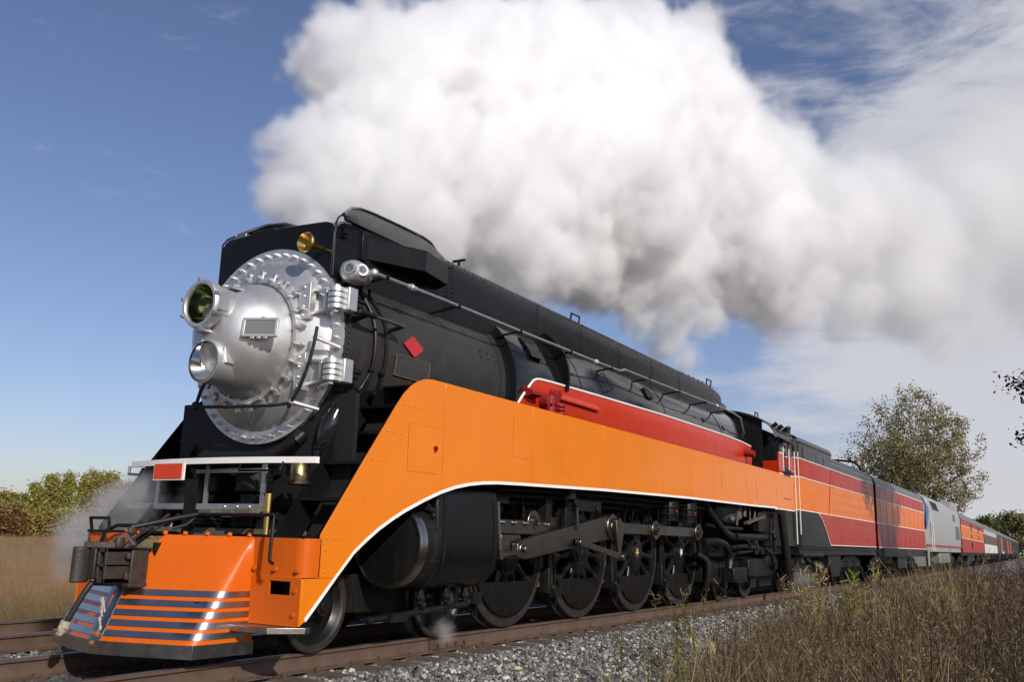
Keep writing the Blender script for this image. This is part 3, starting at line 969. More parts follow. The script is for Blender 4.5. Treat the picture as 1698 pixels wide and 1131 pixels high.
# ---- front: step panels, pilot, deck rail
for sx in (1, -1):
    sp = part('step_panel', MB().slab([[(sx * x, y, z) for x, y in ((0.86, -4.745), (1.2, -4.75), (1.48, -4.75), (1.545, -4.735), (1.585, -4.69), (1.598, -4.62), (1.60, -4.572))] for z in (0.78, 0.96, 1.125)], (0, .02, 0)), 'orange', LOCO, smooth=50)
    lo = MB()
    # lower plate with a hand hole: four strips round the opening
    xa, xb, za, zb_ = 1.20, 1.46, 0.625, 0.745
    for x0, x1, z0, z1 in ((0.86, xa, .36, .78), (xb, 1.57, .36, .78), (xa, xb, .36, za), (xa, xb, zb_, .78)):
        lo.box(min(sx * x0, sx * x1), max(sx * x0, sx * x1), -4.765, -4.745, z0, z1)
    part('lower_plate', lo, 'orange', sp)
    part('hole_backing', MB().box(min(sx * 1.0, sx * 1.5), max(sx * 1.0, sx * 1.5), -4.58, -4.55, .4, .9), 'dark', sp)
    part('side_plate', MB().prism([(-4.765, .36), (-4.70, .40), (-4.33, .772), (-4.765, .772)], 'x', sx * 1.571, sx * 1.60), 'orange_side', sp, bevel=.006)
    part('panel_edge', MB().tube([(sx * 1.604, -4.70, .41), (sx * 1.604, -4.345, .765)], .014, 6), 'white', sp)
    for x, z in ((1.0, .845), (1.26, .845), (1.53, .84), (1.525, .665), (1.52, .46)):
        part('bolt', MB().cyl((sx * x, -4.75, z), (sx * x, -4.780, z), .021, n=8), 'orange', sp)
    part('foot_board', MB().prism([(sx * .86, -4.98), (sx * 1.40, -4.95), (sx * 1.62, -4.70), (sx * 1.60, -4.62), (sx * .86, -4.70)], 'z', .30, .355), 'steel', sp, bevel=.005)
    part('deck_lip', MB().box(min(sx * .6, sx * 1.56), max(sx * .6, sx * 1.56), -4.74, -4.3, 1.125, 1.15), 'casing', sp)

# pilot: a V-shaped prow, each wing a ruled surface from the bottom edge to the top edge
P_BOT = lambda x: (x, -5.64 + .30 * (abs(x) / .95) ** 1.25, 0.20)
P_TOP = lambda x: (x, -5.27 + .52 * (abs(x) / .91), 1.125)


def pilot_pt(u, v):
    """u: 0 centre .. 1 corner, v: 0 bottom .. 1 top"""
    a = Vector(P_BOT(.95 * u))
    b = Vector(P_TOP(.91 * u))
    return a + (b - a) * v


def pil(sx, u, v, off=0.0):
    p = pilot_pt(u, v)
    n = Vector((0.25, -0.85, 0.45)).normalized()
    p = p + n * off
    return (sx * p.x, p.y, p.z)


def side_pt(sx, u, v, off=0.0):
    """the triangular cheek from the corner back to the step panel, u 0 corner .. 1 rear"""
    a = pilot_pt(1, v)
    b = Vector((.985 - .03 * v, -4.74, .20 + .925 * v))
    p = a + (b - a) * u
    return (sx * (p.x + off), p.y, p.z)


VS = 0.50


def pilot_sheet(sx, v, s, off=0.0):
    """s runs 0 at the nose .. 1 at the corner .. 2 at the step panel, the corner rounded"""
    def raw(v_, s_):
        if s_ <= .90:
            return pilot_pt(s_, v_)
        if s_ >= 1.22:
            a_, b_ = pilot_pt(1, v_), Vector((.985 - .03 * v_, -4.74, .20 + .925 * v_))
            return a_ + (b_ - a_) * (s_ - 1)
        a_, c_, m_ = raw(v_, .90), raw(v_, 1.22), pilot_pt(1, v_)
        t = (s_ - .90) / .32
        return a_ * (1 - t) ** 2 + m_ * 2 * t * (1 - t) + c_ * t * t
    p = raw(v, s)
    if off:
        e = .01
        n = (raw(v, min(2, s + e)) - raw(v, max(0, s - e))).cross(raw(min(1.02, v + e), s) - raw(v - e, s)).normalized()
        if n.y > 0 and n.x < .3:
            n = -n
        if n.x < 0 and s > 1:
            n = -n
        p = p + n * off
    return (sx * p.x * (1 if sx > 0 else 1.07), p.y, p.z)


SS = [.92, .95, .98, 1.01, 1.04, 1.08, 1.12, 1.17, 1.22, 1.4, 1.7, 2.0]
for sx in (1, -1):
    w = MB()
    rows = []
    for j in range(15):
        v = j / 14
        s0 = 0.0 if v < VS else .03 + .19 * (v - VS) / (1 - VS)
        rows.append([pilot_sheet(sx, v, s0 + (.9 - s0) * k / 9) for k in range(10)] + [pilot_sheet(sx, v, q) for q in SS])
    w.slab(rows, (0, .03, 0))
    pw = part('pilot_wing', w, 'orange', LOCO, smooth=60)
    for k in range(-1 if sx < 0 else 0, 5):
        v0 = 0.475 - k * 0.094
        v1 = v0 - 0.058
        s_ = MB()
        s_.slab([[pilot_sheet(sx, v, q, .006) for q in [.085 + .815 * j / 10 for j in range(11)] + SS[:-1] + [1.92]] for v in (v0, v1)], lambda p: Vector((-sx * .004, .010, 0)))
        part('steel_strip', s_, 'stainless', pw, smooth=60)
    for u in (.22, .40, .60, .80, .98):
        p = pil(sx, u, 1.0)
        part('top_bolt', MB().cyl(p, (p[0], p[1] + .01, p[2] + .03), .022, n=8), 'orange', pw)
lipm = MB()
lp = [P_BOT(x) for x in (-.95, -.8, -.6, -.4, -.2, 0, .2, .4, .6, .8, .95)]
lp = [(x * (1.07 if x < 0 else 1), y, z) for x, y, z in lp]
lp = [(-1.05, -4.72, .2)] + lp + [(.985, -4.72, .2)]
lipm.slab([[(x * 1.005, y - .012, z - dz) for x, y, z in lp] for dz in (0, .115)], (0, .04, 0))
part('pilot_lip', lipm, 'steel', LOCO, bevel=.004)
part('centre_strip', MB().slab([[(x, P_BOT(abs(x))[1] - .012 + v * .40, .2 + v * .925) for x in (-.085, -.03, .03, .085)] for v in (0, .15, .3, .5)], (0, .012, 0)), 'stainless', LOCO)
part('pilot_backing', MB().prism([(-.8, -5.2), (0, -5.4), (.8, -5.2), (.82, -4.75), (-.82, -4.75)], 'z', .3, .55), 'dark', LOCO)
n_before = set(bpy.data.objects.keys())
# coupler
cp = MB()
cp.box(-.14, .16, -5.35, -4.8, .70, 1.0)
cpl = part('coupler', cp, 'casting', LOCO, bevel=.02)
k = MB()
k.cyl((-.22, -5.84, .69), (-.22, -5.84, 1.0), .085, n=20).box(-.24, -.02, -5.80, -5.62, .72, .985)
part('knuckle', k, 'casting', cpl, bevel=.012)
k = MB().prism([(-.24, -5.78), (-.16, -5.86), (.06, -5.72), (.14, -5.6), (-.1, -5.5)], 'z', .99, 1.045).prism([(-.24, -5.72), (.0, -5.66), (.12, -5.5), (-.1, -5.5)], 'z', .66, .70).box(-.12, .02, -5.64, -5.5, .69, 1.0)
k.cyl((.10, -5.62, 1.0), (.10, -5.62, 1.09), .05, n=10)
part('coupler_head', k, 'casting', cpl, bevel=.01)
g = MB()
for z0, z1 in ((.69, .74), (.83, .86), (.955, 1.0)):
    g.box(.02, .22, -5.80, -5.50, z0, z1)
g.box(.02, .07, -5.80, -5.72, .69, 1.0).box(.17, .22, -5.80, -5.50, .69, 1.0).box(.07, .2, -5.60, -5.56, .72, 1)
part('guard_arm', g, 'casting', cpl, bevel=.008)
g = MB().box(.20, .30, -5.62, -5.44, .72, .78).box(.20, .30, -5.62, -5.44, .90, .95).box(.27, .31, -5.58, -5.40, .66, .98).box(.18, .33, -5.6, -5.36, .655, .69).box(.21, .26, -5.56, -5.5, .78, .9)
part('carrier_casting', g, 'casting', cpl, bevel=.012)
part('lift_lever', MB().tube([(.12, -5.55, 1.09), (.13, -5.5, 1.16), (.2, -5.42, 1.18)], .02, 8).ball((.13, -5.52, 1.15), .05, 10).tube([(.12, -5.55, 1.10), (.19, -5.5, 1.02)], .018, 6), 'casting', cpl)
part('pin', MB().ball((.02, -5.6, 1.07), .055, 8, (1.2, 1, .6)), 'rust', cpl)
cpl.scale = (.66, 1, 1)
cpl.location += Vector((.045, .06, .0))
part('cut_rod', MB().tube([(.13, -5.47, 1.18), (.30, -5.1, 1.28), (.36, -4.92, 1.32)], .024, 8).tube([(.36, -4.92, 1.32), (1.34, -4.90, 1.325), (1.345, -4.92, 1.28), (1.345, -4.93, .97), (1.36, -4.94, .92), (1.40, -4.94, .90)], .016, 8).tube([(.36, -4.92, 1.32), (.30, -5.0, 1.22), (.22, -5.1, 1.18)], .016, 6), 'frame', LOCO)
part('brace', MB().bar((-.02, -4.95, 1.32), (-.24, -5.30, .98), .045, .02).bar((.12, -4.95, 1.32), (-.06, -5.36, .98), .03, .015).box(-.3, .16, -5.3, -4.9, .96, .99).box(-.3, -.26, -5.3, -4.9, .6, .98).box(.17, .21, -5.25, -4.9, .6, 1.05), 'frame', LOCO)
# air hose with glad hand, chain
hs = part('air_hose', MB().tube(smooth_pts([(-.14, -5.70, .70), (-.17, -5.75, .6), (-.22, -5.80, .45), (-.26, -5.83, .34)], 5), .027, 10), 'hose', LOCO)
part('glad_hand', MB().ball((-.272, -5.85, .295), .042, 10, (.8, 1, 1.25)).ball((-.29, -5.86, .25), .034, 8, (1.2, .8, .7)).cyl((-.26, -5.83, .36), (-.27, -5.84, .3), .045, n=10), 'gladhand', hs)
ch = MB()
for i in range(9):
    ch.ball((.03 + .012 * math.sin(i * 2.1), -5.70 + .004 * i * 0, .56 - i * .035), .013 + .005 * (i % 2), 6, (1, .7, 1.4))
ch.tube([(.02, -5.70, .55), (.06, -5.71, .52), (.075, -5.70, .45)], .007, 5).tube([(0, -5.70, .56), (.05, -5.71, .50), (.03, -5.705, .44)], .007, 5)
part('chain', ch, 'tan_rope', hs)
hs.location += Vector((.10, .02, 0))
part('chain_end', MB().ball((.02, -5.71, .26), .032, 7).ball((-.04, -5.71, .265), .02, 7).ball((0, -5.74, .19), .025, 7), 'rust', hs)
# white deck rail, sign, silver frame
arcx = [-1.37 + 2.72 * k / 16 for k in range(17)]
dkr = part('deck_rail', MB().slab([[(x, -4.62 + .17 * (x / 1.3) ** 2, z) for x in arcx] for z in (1.832, 1.892)], (0, .05, 0)), 'white', LOCO)
part('deck_plate', MB().slab([[(x, -4.61 + .17 * (x / 1.3) ** 2, 1.87) for x in arcx if x < .62], [(x, -3.95, 1.87) for x in arcx if x < .62]], (0, 0, -.02)), 'casing', dkr)
part('rail_stirrup', MB().tube([(-1.38, -4.44, 1.84), (-1.36, -4.46, 1.755), (-1.18, -4.46, 1.745), (-1.15, -4.44, 1.82)], .016, 6), 'casing', dkr)
part('rail_stirrup', MB().tube([(.50, -4.58, 1.84), (.50, -4.60, 1.76), (1.02, -4.56, 1.755), (1.03, -4.54, 1.84)], .012, 6), 'casing', dkr)
sg = part('sign', MB().box(-.70, -.235, -4.655, -4.635, 1.668, 1.842), 'white', LOCO, label='blank red panel framed in white under the deck rail')
part('sign_face', MB().box(-.685, -.262, -4.662, -4.654, 1.682, 1.838), 'signred', sg)
fr = MB()
for x in (-.98, -.22, .60):
    fr.box(x - .028, x + .028, -4.365, -4.345, 1.40, 1.84)
fr.box(-1.45, .64, -4.372, -4.352, 1.385, 1.445).box(-.4, .64, -4.36, -4.34, 1.76, 1.8)
fm = part('screen_frame', fr, 'silver_dull', LOCO)
part('frame_stud', MB().cyl((.60, -4.38, 1.40), (.60, -4.35, 1.40), .04, n=12).ball((.1, -4.375, 1.415), .014, 6).ball((.28, -4.375, 1.415), .014, 6).ball((.45, -4.375, 1.415), .014, 6), 'silver_dull', fm)
part('deck_post', MB().box(.06, .17, -4.86, -4.80, 1.1, 1.66).box(.04, .19, -4.87, -4.79, 1.08, 1.12), 'frame', LOCO)
# machinery behind the frame: pumps, bell, brass valve
for x in (-.45, .2):
    pu = part('air_pump', MB().lathe([(0.001, -.32), (.17, -.32), (.19, -.28), (.19, -.05), (.13, -.02), (.13, .05), (.19, .08), (.19, .3), (.15, .34), (.001, .34)], (x, -4.1, 1.5), 'z', 20), 'frame', LOCO)
    fins = MB()
    for kz in range(6):
        fins.lathe([(.18, 0), (.215, 0), (.215, .012), (.18, .012)], (x, -4.1, 1.24 + kz * .04), 'z', 18)
    part('cooling_fin', fins, 'frame', pu)
part('tool_box', MB().box(-1.1, .9, -4.32, -3.9, 1.12, 1.2).box(-.15, .05, -4.5, -4.3, 1.33, 1.38).box(.15, .27, -4.45, -4.3, 1.31, 1.38).box(.37, .6, -4.5, -4.3, 1.33, 1.39), 'post', LOCO)
bell = part('bell', MB().lathe([(.001, .2), (.05, .19), (.085, .15), (.10, .08), (.115, 0), (.15, -.05), (.145, -.06), (.001, -.04)], (.92, -4.20, 1.70), 'z', 28), 'brass', LOCO)
part('bell_yoke', MB().box(.93, .96, -4.40, -4.36, 1.5, 1.86).box(.78, 1.02, -4.39, -4.35, 1.655, 1.68).box(.78, 1.02, -4.39, -4.35, 1.54, 1.57), 'frame', bell)
part('brass_valve', MB().cyl((1.0, -4.66, 1.13), (1.0, -4.66, 1.34), .03, n=12).cyl((1.0, -4.66, 1.36), (1.0, -4.66, 1.53), .034, n=12).cyl((1.0, -4.66, 1.10), (1.0, -4.66, 1.15), .045, n=10).box(.94, .975, -4.68, -4.64, 1.36, 1.46).cyl((1.0, -4.66, 1.33), (1.0, -4.66, 1.37), .024, n=8), 'brass', LOCO)
part('front_bulkhead', MB().box(-1.3, 1.3, -3.86, -3.8, 1.1, 2.6), 'dark', LOCO)
part('elbow_pipe', MB().tube(smooth_pts([(.98, -3.6, 2.62), (1.0, -3.72, 2.52), (.98, -3.82, 2.36), (.94, -3.84, 2.15), (.9, -3.8, 2.0)], 5), [.1] * 6 + [.11] * 5 + [.12] * 5 + [.12] * 5, 18), 'black', LOCO)
part('elbow_pipe', MB().tube(smooth_pts([(.62, -3.92, 2.15), (.58, -3.97, 2.12), (.48, -3.98, 2.03), (.35, -3.98, 1.96)], 4), .055, 12).cyl((.64, -3.9, 2.19), (.60, -3.97, 2.11), .07, n=12), 'frame', LOCO)
part('deck_knob', MB().cyl((1.0, -4.05, 1.93), (1.0, -4.05, 2.0), .03, n=8).ball((1.0, -4.05, 2.02), .04, 8).cyl((1.02, -3.3, 2.62), (1.15, -3.4, 2.66), .03, n=8).ball((1.15, -3.4, 2.66), .045, 8), 'casing', LOCO)
part('front_grab', MB().tube([(-1.32, -4.85, 1.12), (-1.30, -4.9, 1.27), (-1.0, -4.9, 1.27), (-1.0, -4.88, 1.12)], .018, 8).tube([(-1.10, -4.9, 1.0), (-1.06, -4.88, 1.14), (-.9, -4.86, 1.2), (-.6, -4.84, 1.2)], .02, 8), 'frame', LOCO)

# ---- frame and running gear
part('main_frame', MB().box(.48, .56, -4.3, 8.2, .55, 1.42).both().box(-.45, .45, -3.6, 8.2, .7, 1.35), 'frame', LOCO)
part('belly', MB().lathe([(.9, 1.3), (.95, 1.3), (.95, 10.4), (.9, 10.4)], (0, 0, 2.3), 'y', 24), 'dark', LOCO)
part('added_shade_block', MB().box(-.6, .6, 7.6, 12.9, .16, .6), 'dark', LOCO)  # added dark block that stands in for the shade under the trailing truck
part('ash_pan', MB().prism([(-.95, .55), (.95, .55), (1.05, 1.2), (-1.05, 1.2)], 'y', 7.8, 11.6), 'frame', LOCO)
parts_of('cross_stay', [MB().box(-1.5, 1.5, -3.2, -1.35, 1.80, 1.86), MB().box(-1.5, 1.5, .6, .75, 1.75, 1.95), MB().box(-1.5, 1.5, 5.6, 5.75, 1.85, 2.0)], 'dark', LOCO)
for sx in (1, -1):
    # cylinder block
    cb = MB()
    sec = [(1.02, .62)] + [(1.16 + .36 * math.sin(rad(a)), 1.02 - .42 * math.cos(rad(a))) for a in range(10, 95, 12)] + [(1.52, 1.3), (1.50, 1.62), (1.45, 1.76), (.5, 1.82), (.5, .62)]
    cb.prism([(sx * x, z) for x, z in sec], 'y', -2.62, -1.32)
    cyl = part('cylinder_block', cb, 'casing', LOCO, bevel=.04)
    part('cylinder_cover', MB().lathe([(.001, -2.99), (.42, -2.99), (.455, -2.975), (.455, -2.6), (.001, -2.6)], (sx * 1.12, 0, 1.08), 'y', 48), 'frame', cyl)
    part('cover_ring', MB().lathe([(.425, -2.985), (.43, -3.0), (.455, -2.995), (.468, -2.96), (.468, -2.88), (.455, -2.87)], (sx * 1.12, 0, 1.08), 'y', 64), 'steel', cyl)
    part('cover_valve', MB().ball((sx * 1.42, -2.72, 1.50), .06, 8).cyl((sx * 1.36, -2.8, 1.52), (sx * 1.46, -2.62, 1.45), .035, n=8).ball((sx * 1.48, -2.66, 1.40), .035, 6), 'frame', cyl)
    dc_ = MB()
    for y in (-2.45, -1.95, -1.55):
        dc_.cyl((sx * 1.2, y, .64), (sx * 1.2, y, .44), .04, n=10).ball((sx * 1.2, y, .50), .06, 8).ball((sx * 1.2, y + .05, .42), .05, 8)
    dc_.cyl((sx * 1.15, -3.3, .30), (sx * 1.2, -1.5, .40), .035, n=8).box(min(sx * 1.1, sx * 1.24), max(sx * 1.1, sx * 1.24), -3.0, -2.7, .27, .36)
    part('drain_cock', dc_, 'frame', cyl)
    part('piston_rod', MB().cyl((sx * 1.22, -1.35, 1.05), (sx * 1.22, -.9, 1.05), .05, n=16), 'rod', cyl)
    # crosshead and guides
    gd = MB().box(min(sx * 1.16, sx * 1.29), max(sx * 1.16, sx * 1.29), -1.30, .38, 1.24, 1.42)
    gdo = part('crosshead_guide', gd, 'rod', LOCO, bevel=.008)
    gb_ = MB()
    for i in range(6):
        gb_.cyl((sx * 1.29, -1.2 + i * .3, 1.38), (sx * 1.32, -1.2 + i * .3, 1.38), .03, n=8)
        gb_.ball((sx * 1.325, -1.2 + i * .3, 1.38), .02, 6)
    part('guide_bolt', gb_, 'steel', gdo)
    part('oil_box', MB().box(min(sx * 1.1, sx * 1.3), max(sx * 1.1, sx * 1.3), -1.3, -.75, 1.62, 1.74), 'frame', gdo)
    part('guide_bracket', MB().box(min(sx * 1.12, sx * 1.28), max(sx * 1.12, sx * 1.28), .28, .44, 1.2, 1.86), 'frame', gdo)
    part('crosshead', MB().box(min(sx * 1.14, sx * 1.3), max(sx * 1.14, sx * 1.3), -.92, -.42, .93, 1.23).cyl((sx * 1.30, -.55, 1.05), (sx * 1.42, -.55, 1.05), .085, n=16).cyl((sx * 1.42, -.55, 1.05), (sx * 1.47, -.55, 1.05), .05, n=6), 'rod', LOCO, bevel=.015)
    part('union_link', MB().bar((sx * 1.40, -.55, 1.02), (sx * 1.40, -1.12, .98), .05, .06).cyl((sx * 1.37, -1.12, .98), (sx * 1.44, -1.12, .98), .06, n=12), 'rod', LOCO)
    part('combination_lever', MB().bar((sx * 1.41, -1.13, .98), (sx * 1.41, -1.22, 1.62), .04, .055), 'steel', LOCO)
    part('valve_gear_link', MB().box(min(sx * 1.24, sx * 1.32), max(sx * 1.24, sx * 1.32), .80, 1.05, 1.14, 1.78).cyl((sx * 1.3, 1.02, 1.72), (sx * 1.4, 1.02, 1.72), .07, n=14).cyl((sx * 1.3, .92, 1.15), (sx * 1.4, .92, 1.15), .06, n=12).box(min(sx * 1.22, sx * 1.36), max(sx * 1.22, sx * 1.36), 1.0, 1.9, 1.6, 1.78).cyl((sx * 1.34, 1.72, 1.66), (sx * 1.4, 1.72, 1.66), .05, n=10), 'frame', LOCO, bevel=.01)
    part('reach_arm', MB().bar((sx * 1.40, .96, 1.64), (sx * 1.40, .98, 1.38), .05, .07).cyl((sx * 1.38, 1.0, 1.38), (sx * 1.42, 1.0, 1.38), .05, n=10), 'rod', LOCO)
    # rods
    mr_ = MB()
    a, b = Vector((sx * 1.36, -.55, 1.05)), Vector((sx * 1.36, 2.184, 1.40))
    d = (b - a).normalized()
    mr_.prism([(a.y - .12, a.z - .10), (a.y - .12, a.z + .07), (a.y + .1, a.z + .13), (b.y - .1, b.z + .17), (b.y - .02, b.z + .17), (b.y - .02, b.z - .17), (b.y - .1, b.z - .19), (a.y + .1, a.z - .13)], 'x', sx * 1.31, sx * 1.40)
    mrod = part('main_rod', mr_, 'rod', LOCO, bevel=.012)
    part('rod_end', MB().cyl((sx * 1.27, 2.184, 1.40), (sx * 1.43, 2.184, 1.40), .20, n=28).cyl((sx * 1.43, 2.184, 1.40), (sx * 1.45, 2.184, 1.40), .10, n=20), 'rod', mrod, bevel=.01)
    ec = MB().prism([(2.14, 1.50), (2.30, 1.54), (2.42, 1.46), (2.42, 1.28), (2.34, 1.05), (2.38, .94), (2.32, .90), (2.24, .95), (2.2, 1.2)], 'x', sx * 1.452, sx * 1.50)
    part('eccentric_crank', ec, 'rod', LOCO, bevel=.01)
    part('eccentric_rod', MB().bar((sx * 1.50, .92, 1.15), (sx * 1.50, 2.33, .95), .035, .085).cyl((sx * 1.44, .92, 1.15), (sx * 1.53, .92, 1.15), .06, n=12).cyl((sx * 1.46, 2.33, .95), (sx * 1.55, 2.33, .95), .055, n=12), 'rod', LOCO, bevel=.008)
    sr = MB()
    for i in range(3):
        y0, y1 = 2.184 * i, 2.184 * (i + 1)
        sr.box(min(sx * 1.14, sx * 1.22), max(sx * 1.14, sx * 1.22), y0 + .12, y1 - .12, 1.31, 1.49)
    for i in range(4):
        sr.cyl((sx * 1.12, 2.184 * i, 1.40), (sx * 1.26, 2.184 * i, 1.40), .17, n=24)
    part('side_rod', sr, 'rod', LOCO, bevel=.01)
    for i in (0, 2, 3):
        part('crank_pin', MB().cyl((sx * 1.26, 2.184 * i, 1.40), (sx * 1.30, 2.184 * i, 1.40), .09, n=16).cyl((sx * 1.30, 2.184 * i, 1.40), (sx * 1.33, 2.184 * i, 1.40), .04, n=6), 'rod', LOCO)

# pipes, spring rigging and cladding details
for sx in (1, -1):
    for z, x_, r_ in ((1.76, 1.30, .028), (1.83, 1.42, .02), (1.68, 1.12, .035)):
        part('train_pipe', MB().tube(smooth_pts([(sx * x_, -1.2, z - .05), (sx * x_, .4, z), (sx * (x_ + .03), 2.0, z + .03), (sx * x_, 4.3, z + .05), (sx * x_, 6.4, z + .03)], 3), r_, 8), 'frame', LOCO)
    for i in range(4):
        y = 2.184 * i
        for k in range(5):
            part('spring_leaf', MB().box(min(sx * .84, sx * .95), max(sx * .84, sx * .95), y - .5 + k * .08, y + .5 - k * .08, 1.74 - k * .026, 1.762 - k * .026), 'frame', LOCO)
        part('brake_shoe', MB().slab([[(sx * .80, y + 1.06 * math.cos(a), 1.016 + 1.06 * math.sin(a)), (sx * .72, y + 1.06 * math.cos(a), 1.016 + 1.06 * math.sin(a))] for a in (-.5, -.35, -.2, -.05, .1)], (0, .07, 0)), 'rust', LOCO)
    for y in (-2.5, -1.45):
        part('cladding_band', MB().slab([[(sx * (1.16 + .366 * math.sin(rad(a))), y + q, 1.02 - .426 * math.cos(rad(a))) for q in (0, .05)] for a in range(20, 96, 10)] + [[(sx * 1.527, y + q, 1.3) for q in (0, .05)], [(sx * 1.507, y + q, 1.62) for q in (0, .05)]], (-sx * .01, 0, 0)), 'frame', LOCO)
    nuts = MB()
    for k in range(16):
        a = 2 * PI * k / 16
        nuts.cyl((sx * 1.12 + .44 * math.cos(a), -2.86, 1.08 + .44 * math.sin(a)), (sx * 1.12 + .44 * math.cos(a), -2.60, 1.08 + .44 * math.sin(a)), .022, n=6)
    part('cover_nut', nuts, 'frame', LOCO, kind='stuff')
    for y, z0, z1 in ((-.2, 1.3, 1.8), (.62, 1.5, 1.85), (1.35, 1.7, 1.9), (3.2, 1.5, 1.95), (3.5, 1.45, 1.95), (6.05, 1.5, 2.0)):
        part('drop_pipe', MB().tube([(sx * 1.15, y, z1), (sx * 1.18, y + .03, (z0 + z1) / 2), (sx * 1.1, y + .12, z0)], .02, 6), 'frame', LOCO)

# driving wheels
tyre_m = mesh_of('tyre', MB().lathe([(.90, -.06), (.99, -.06), (1.004, -.05), (1.008, .02), (1.016, .05), (1.04, .062), (1.045, .08), (1.03, .09), (.90, .09)], (0, 0, 0), 'x', 72), 'tyre')
rim_m = MB().lathe([(.80, -.05), (.905, -.05), (.905, .07), (.80, .07), (.80, -.05)], (0, 0, 0), 'x', 64)
rim_m.lathe([(.001, -.10), (.15, -.10), (.17, -.085), (.27, -.085), (.33, -.06), (.33, .09), (.001, .09)], (0, 0, 0), 'x', 40)
rim_m.cyl((-.10, 0, .384), (.06, 0, .384), .2, n=24)
th = rad(38)
cwp = [(.86 * math.sin(th * (2 * k / 20 - 1) * 1.62), -.86 * math.cos(th * (2 * k / 20 - 1) * 1.62)) for k in range(21)]
rim_m.prism(cwp, 'x', -.075, .05)
rim_me = mesh_of('wheel_centre', rim_m, 'wheel')
sp_m = MB()
secs = []
for t in range(7):
    z = .28 + t * .09
    w_ = .105 - .055 * math.sin(PI * min(1, t / 6)) + (.04 if t > 4 else 0)
    secs.append([(.045 * math.cos(2 * PI * k / 10) - .012, w_ * math.sin(2 * PI * k / 10), z) for k in range(10)])
sp_m.grid(secs, close=True)
spoke_me = mesh_of('spoke', sp_m, 'wheel', smooth=60)
star = MB()
sp5 = [((.085 if k % 2 == 0 else .034) * math.sin(PI * k / 5), (.085 if k % 2 == 0 else .034) * math.cos(PI * k / 5)) for k in range(10)]
star.prism(sp5, 'x', 0, .006)
star_w = mesh_of('star', star, 'white', smooth=0)
star_g = mesh_of('star', star, mat('dull_gold', (.45, .30, .16), .5), smooth=0)
star_d = mesh_of('star', star, mat('dull_grey', (.16, .155, .15), .5), smooth=0)
backd = mesh_of('wheel_back', MB().cyl((.075, 0, 0), (.085, 0, 0), .86, n=32), 'dark')
for sx in (1, -1):
    for i in range(4):
        y = 2.184 * i
        rz = 0 if sx < 0 else PI
        wh = piece('driving_wheel', rim_me, LOCO, (sx * .79, y, 1.016), (0, 0, rz))
        # children of a turned wheel are placed in its own frame
        def sub(name, me, rx=0.0, loc=(0, 0, 0)):
            o = bpy.data.objects.new(name, me)
            COL.objects.link(o)
            o.parent = wh
            o.location = loc
            o.rotation_euler = (rx, 0, 0)
            return o
        sub('tyre', tyre_m)
        if sx > 0:
            for q in range(13):
                sub('spoke', spoke_me, 2 * PI * (q + .5) / 13)
            if i:
                s_ = sub('star', (None, star_d, star_g, star_w)[i], 0, (-.107, 0, 0))
                s_.rotation_euler = (.3 * i, 0, 0)
lw_m = MB().lathe([(.001, -.06), (.11, -.06), (.13, -.04), (.17, .0), (.34, .02), (.40, -.03), (.44, -.055), (.46, -.05), (.463, .04), (.49, .07), (.47, .085), (.001, .085)], (0, 0, 0), 'x', 56)
lw_me = mesh_of('truck_wheel', lw_m, 'wheel')
hubm = mesh_of('hub', MB().cyl((-.16, 0, 0), (-.02, 0, 0), .10, n=16).cyl((-.18, 0, 0), (-.16, 0, 0), .06, n=12), 'frame')
lt_me = mesh_of('tyre', MB().lathe([(.39, -.035), (.41, -.063), (.455, -.063), (.464, -.05), (.464, -.02)], (0, 0, 0), 'x', 56), 'tyre')
for sx in (1, -1):
    for y, s_ in ((-3.74, 1), (-1.60, 1), (9.02, 1.22), (10.85, 1.22)):
        wh = piece('truck_wheel', lw_me, LOCO, (sx * .79, y, .46 * s_), (0, 0, 0 if sx < 0 else PI), (1, s_, s_))
        for nm, me in (('hub', hubm), ('tyre', lt_me)):
            o = bpy.data.objects.new(nm, me)
            COL.objects.link(o)
            o.parent = wh
ax = MB()
for y, z in ((-3.74, .46), (-1.6, .46), (0, 1.016), (2.184, 1.016), (4.368, 1.016), (6.552, 1.016), (9.02, .56), (10.85, .56)):
    ax.cyl((-.75, y, z), (.75, y, z), .1, n=12)
part('axle', ax, 'frame', LOCO)
part('leading_truck', MB().box(.50, .60, -4.1, -1.2, .42, .60).both().box(-.5, .5, -2.9, -2.4, .35, .6).prism([(-3.3, .35), (-3.2, .75), (-2.0, .75), (-1.9, .45), (-2.2, .30)], 'x', .55, .72), 'frame', LOCO, bevel=.02)
# brake hangers and springs between the drivers
for i in range(4):
    y = 2.184 * i + 1.09
    part('brake_hanger', MB().box(.86, .92, y - .04, y + .04, .45, 1.9).box(.78, .96, y - .10, y - .02, .42, .78).cyl((.9, y, .5), (1.0, y, .5), .05, n=8), 'frame', LOCO, bevel=.012)
for i in range(4):
    y = 2.184 * i - 1.0
    part('sand_pipe', MB().tube([(.88, y, 1.7), (.9, y + .05, .9), (.86, y + .2, .4), (.8, y + .32, .2)], .02, 6).box(.86, .95, y + .02, y + .22, .36, .5), 'frame', LOCO)
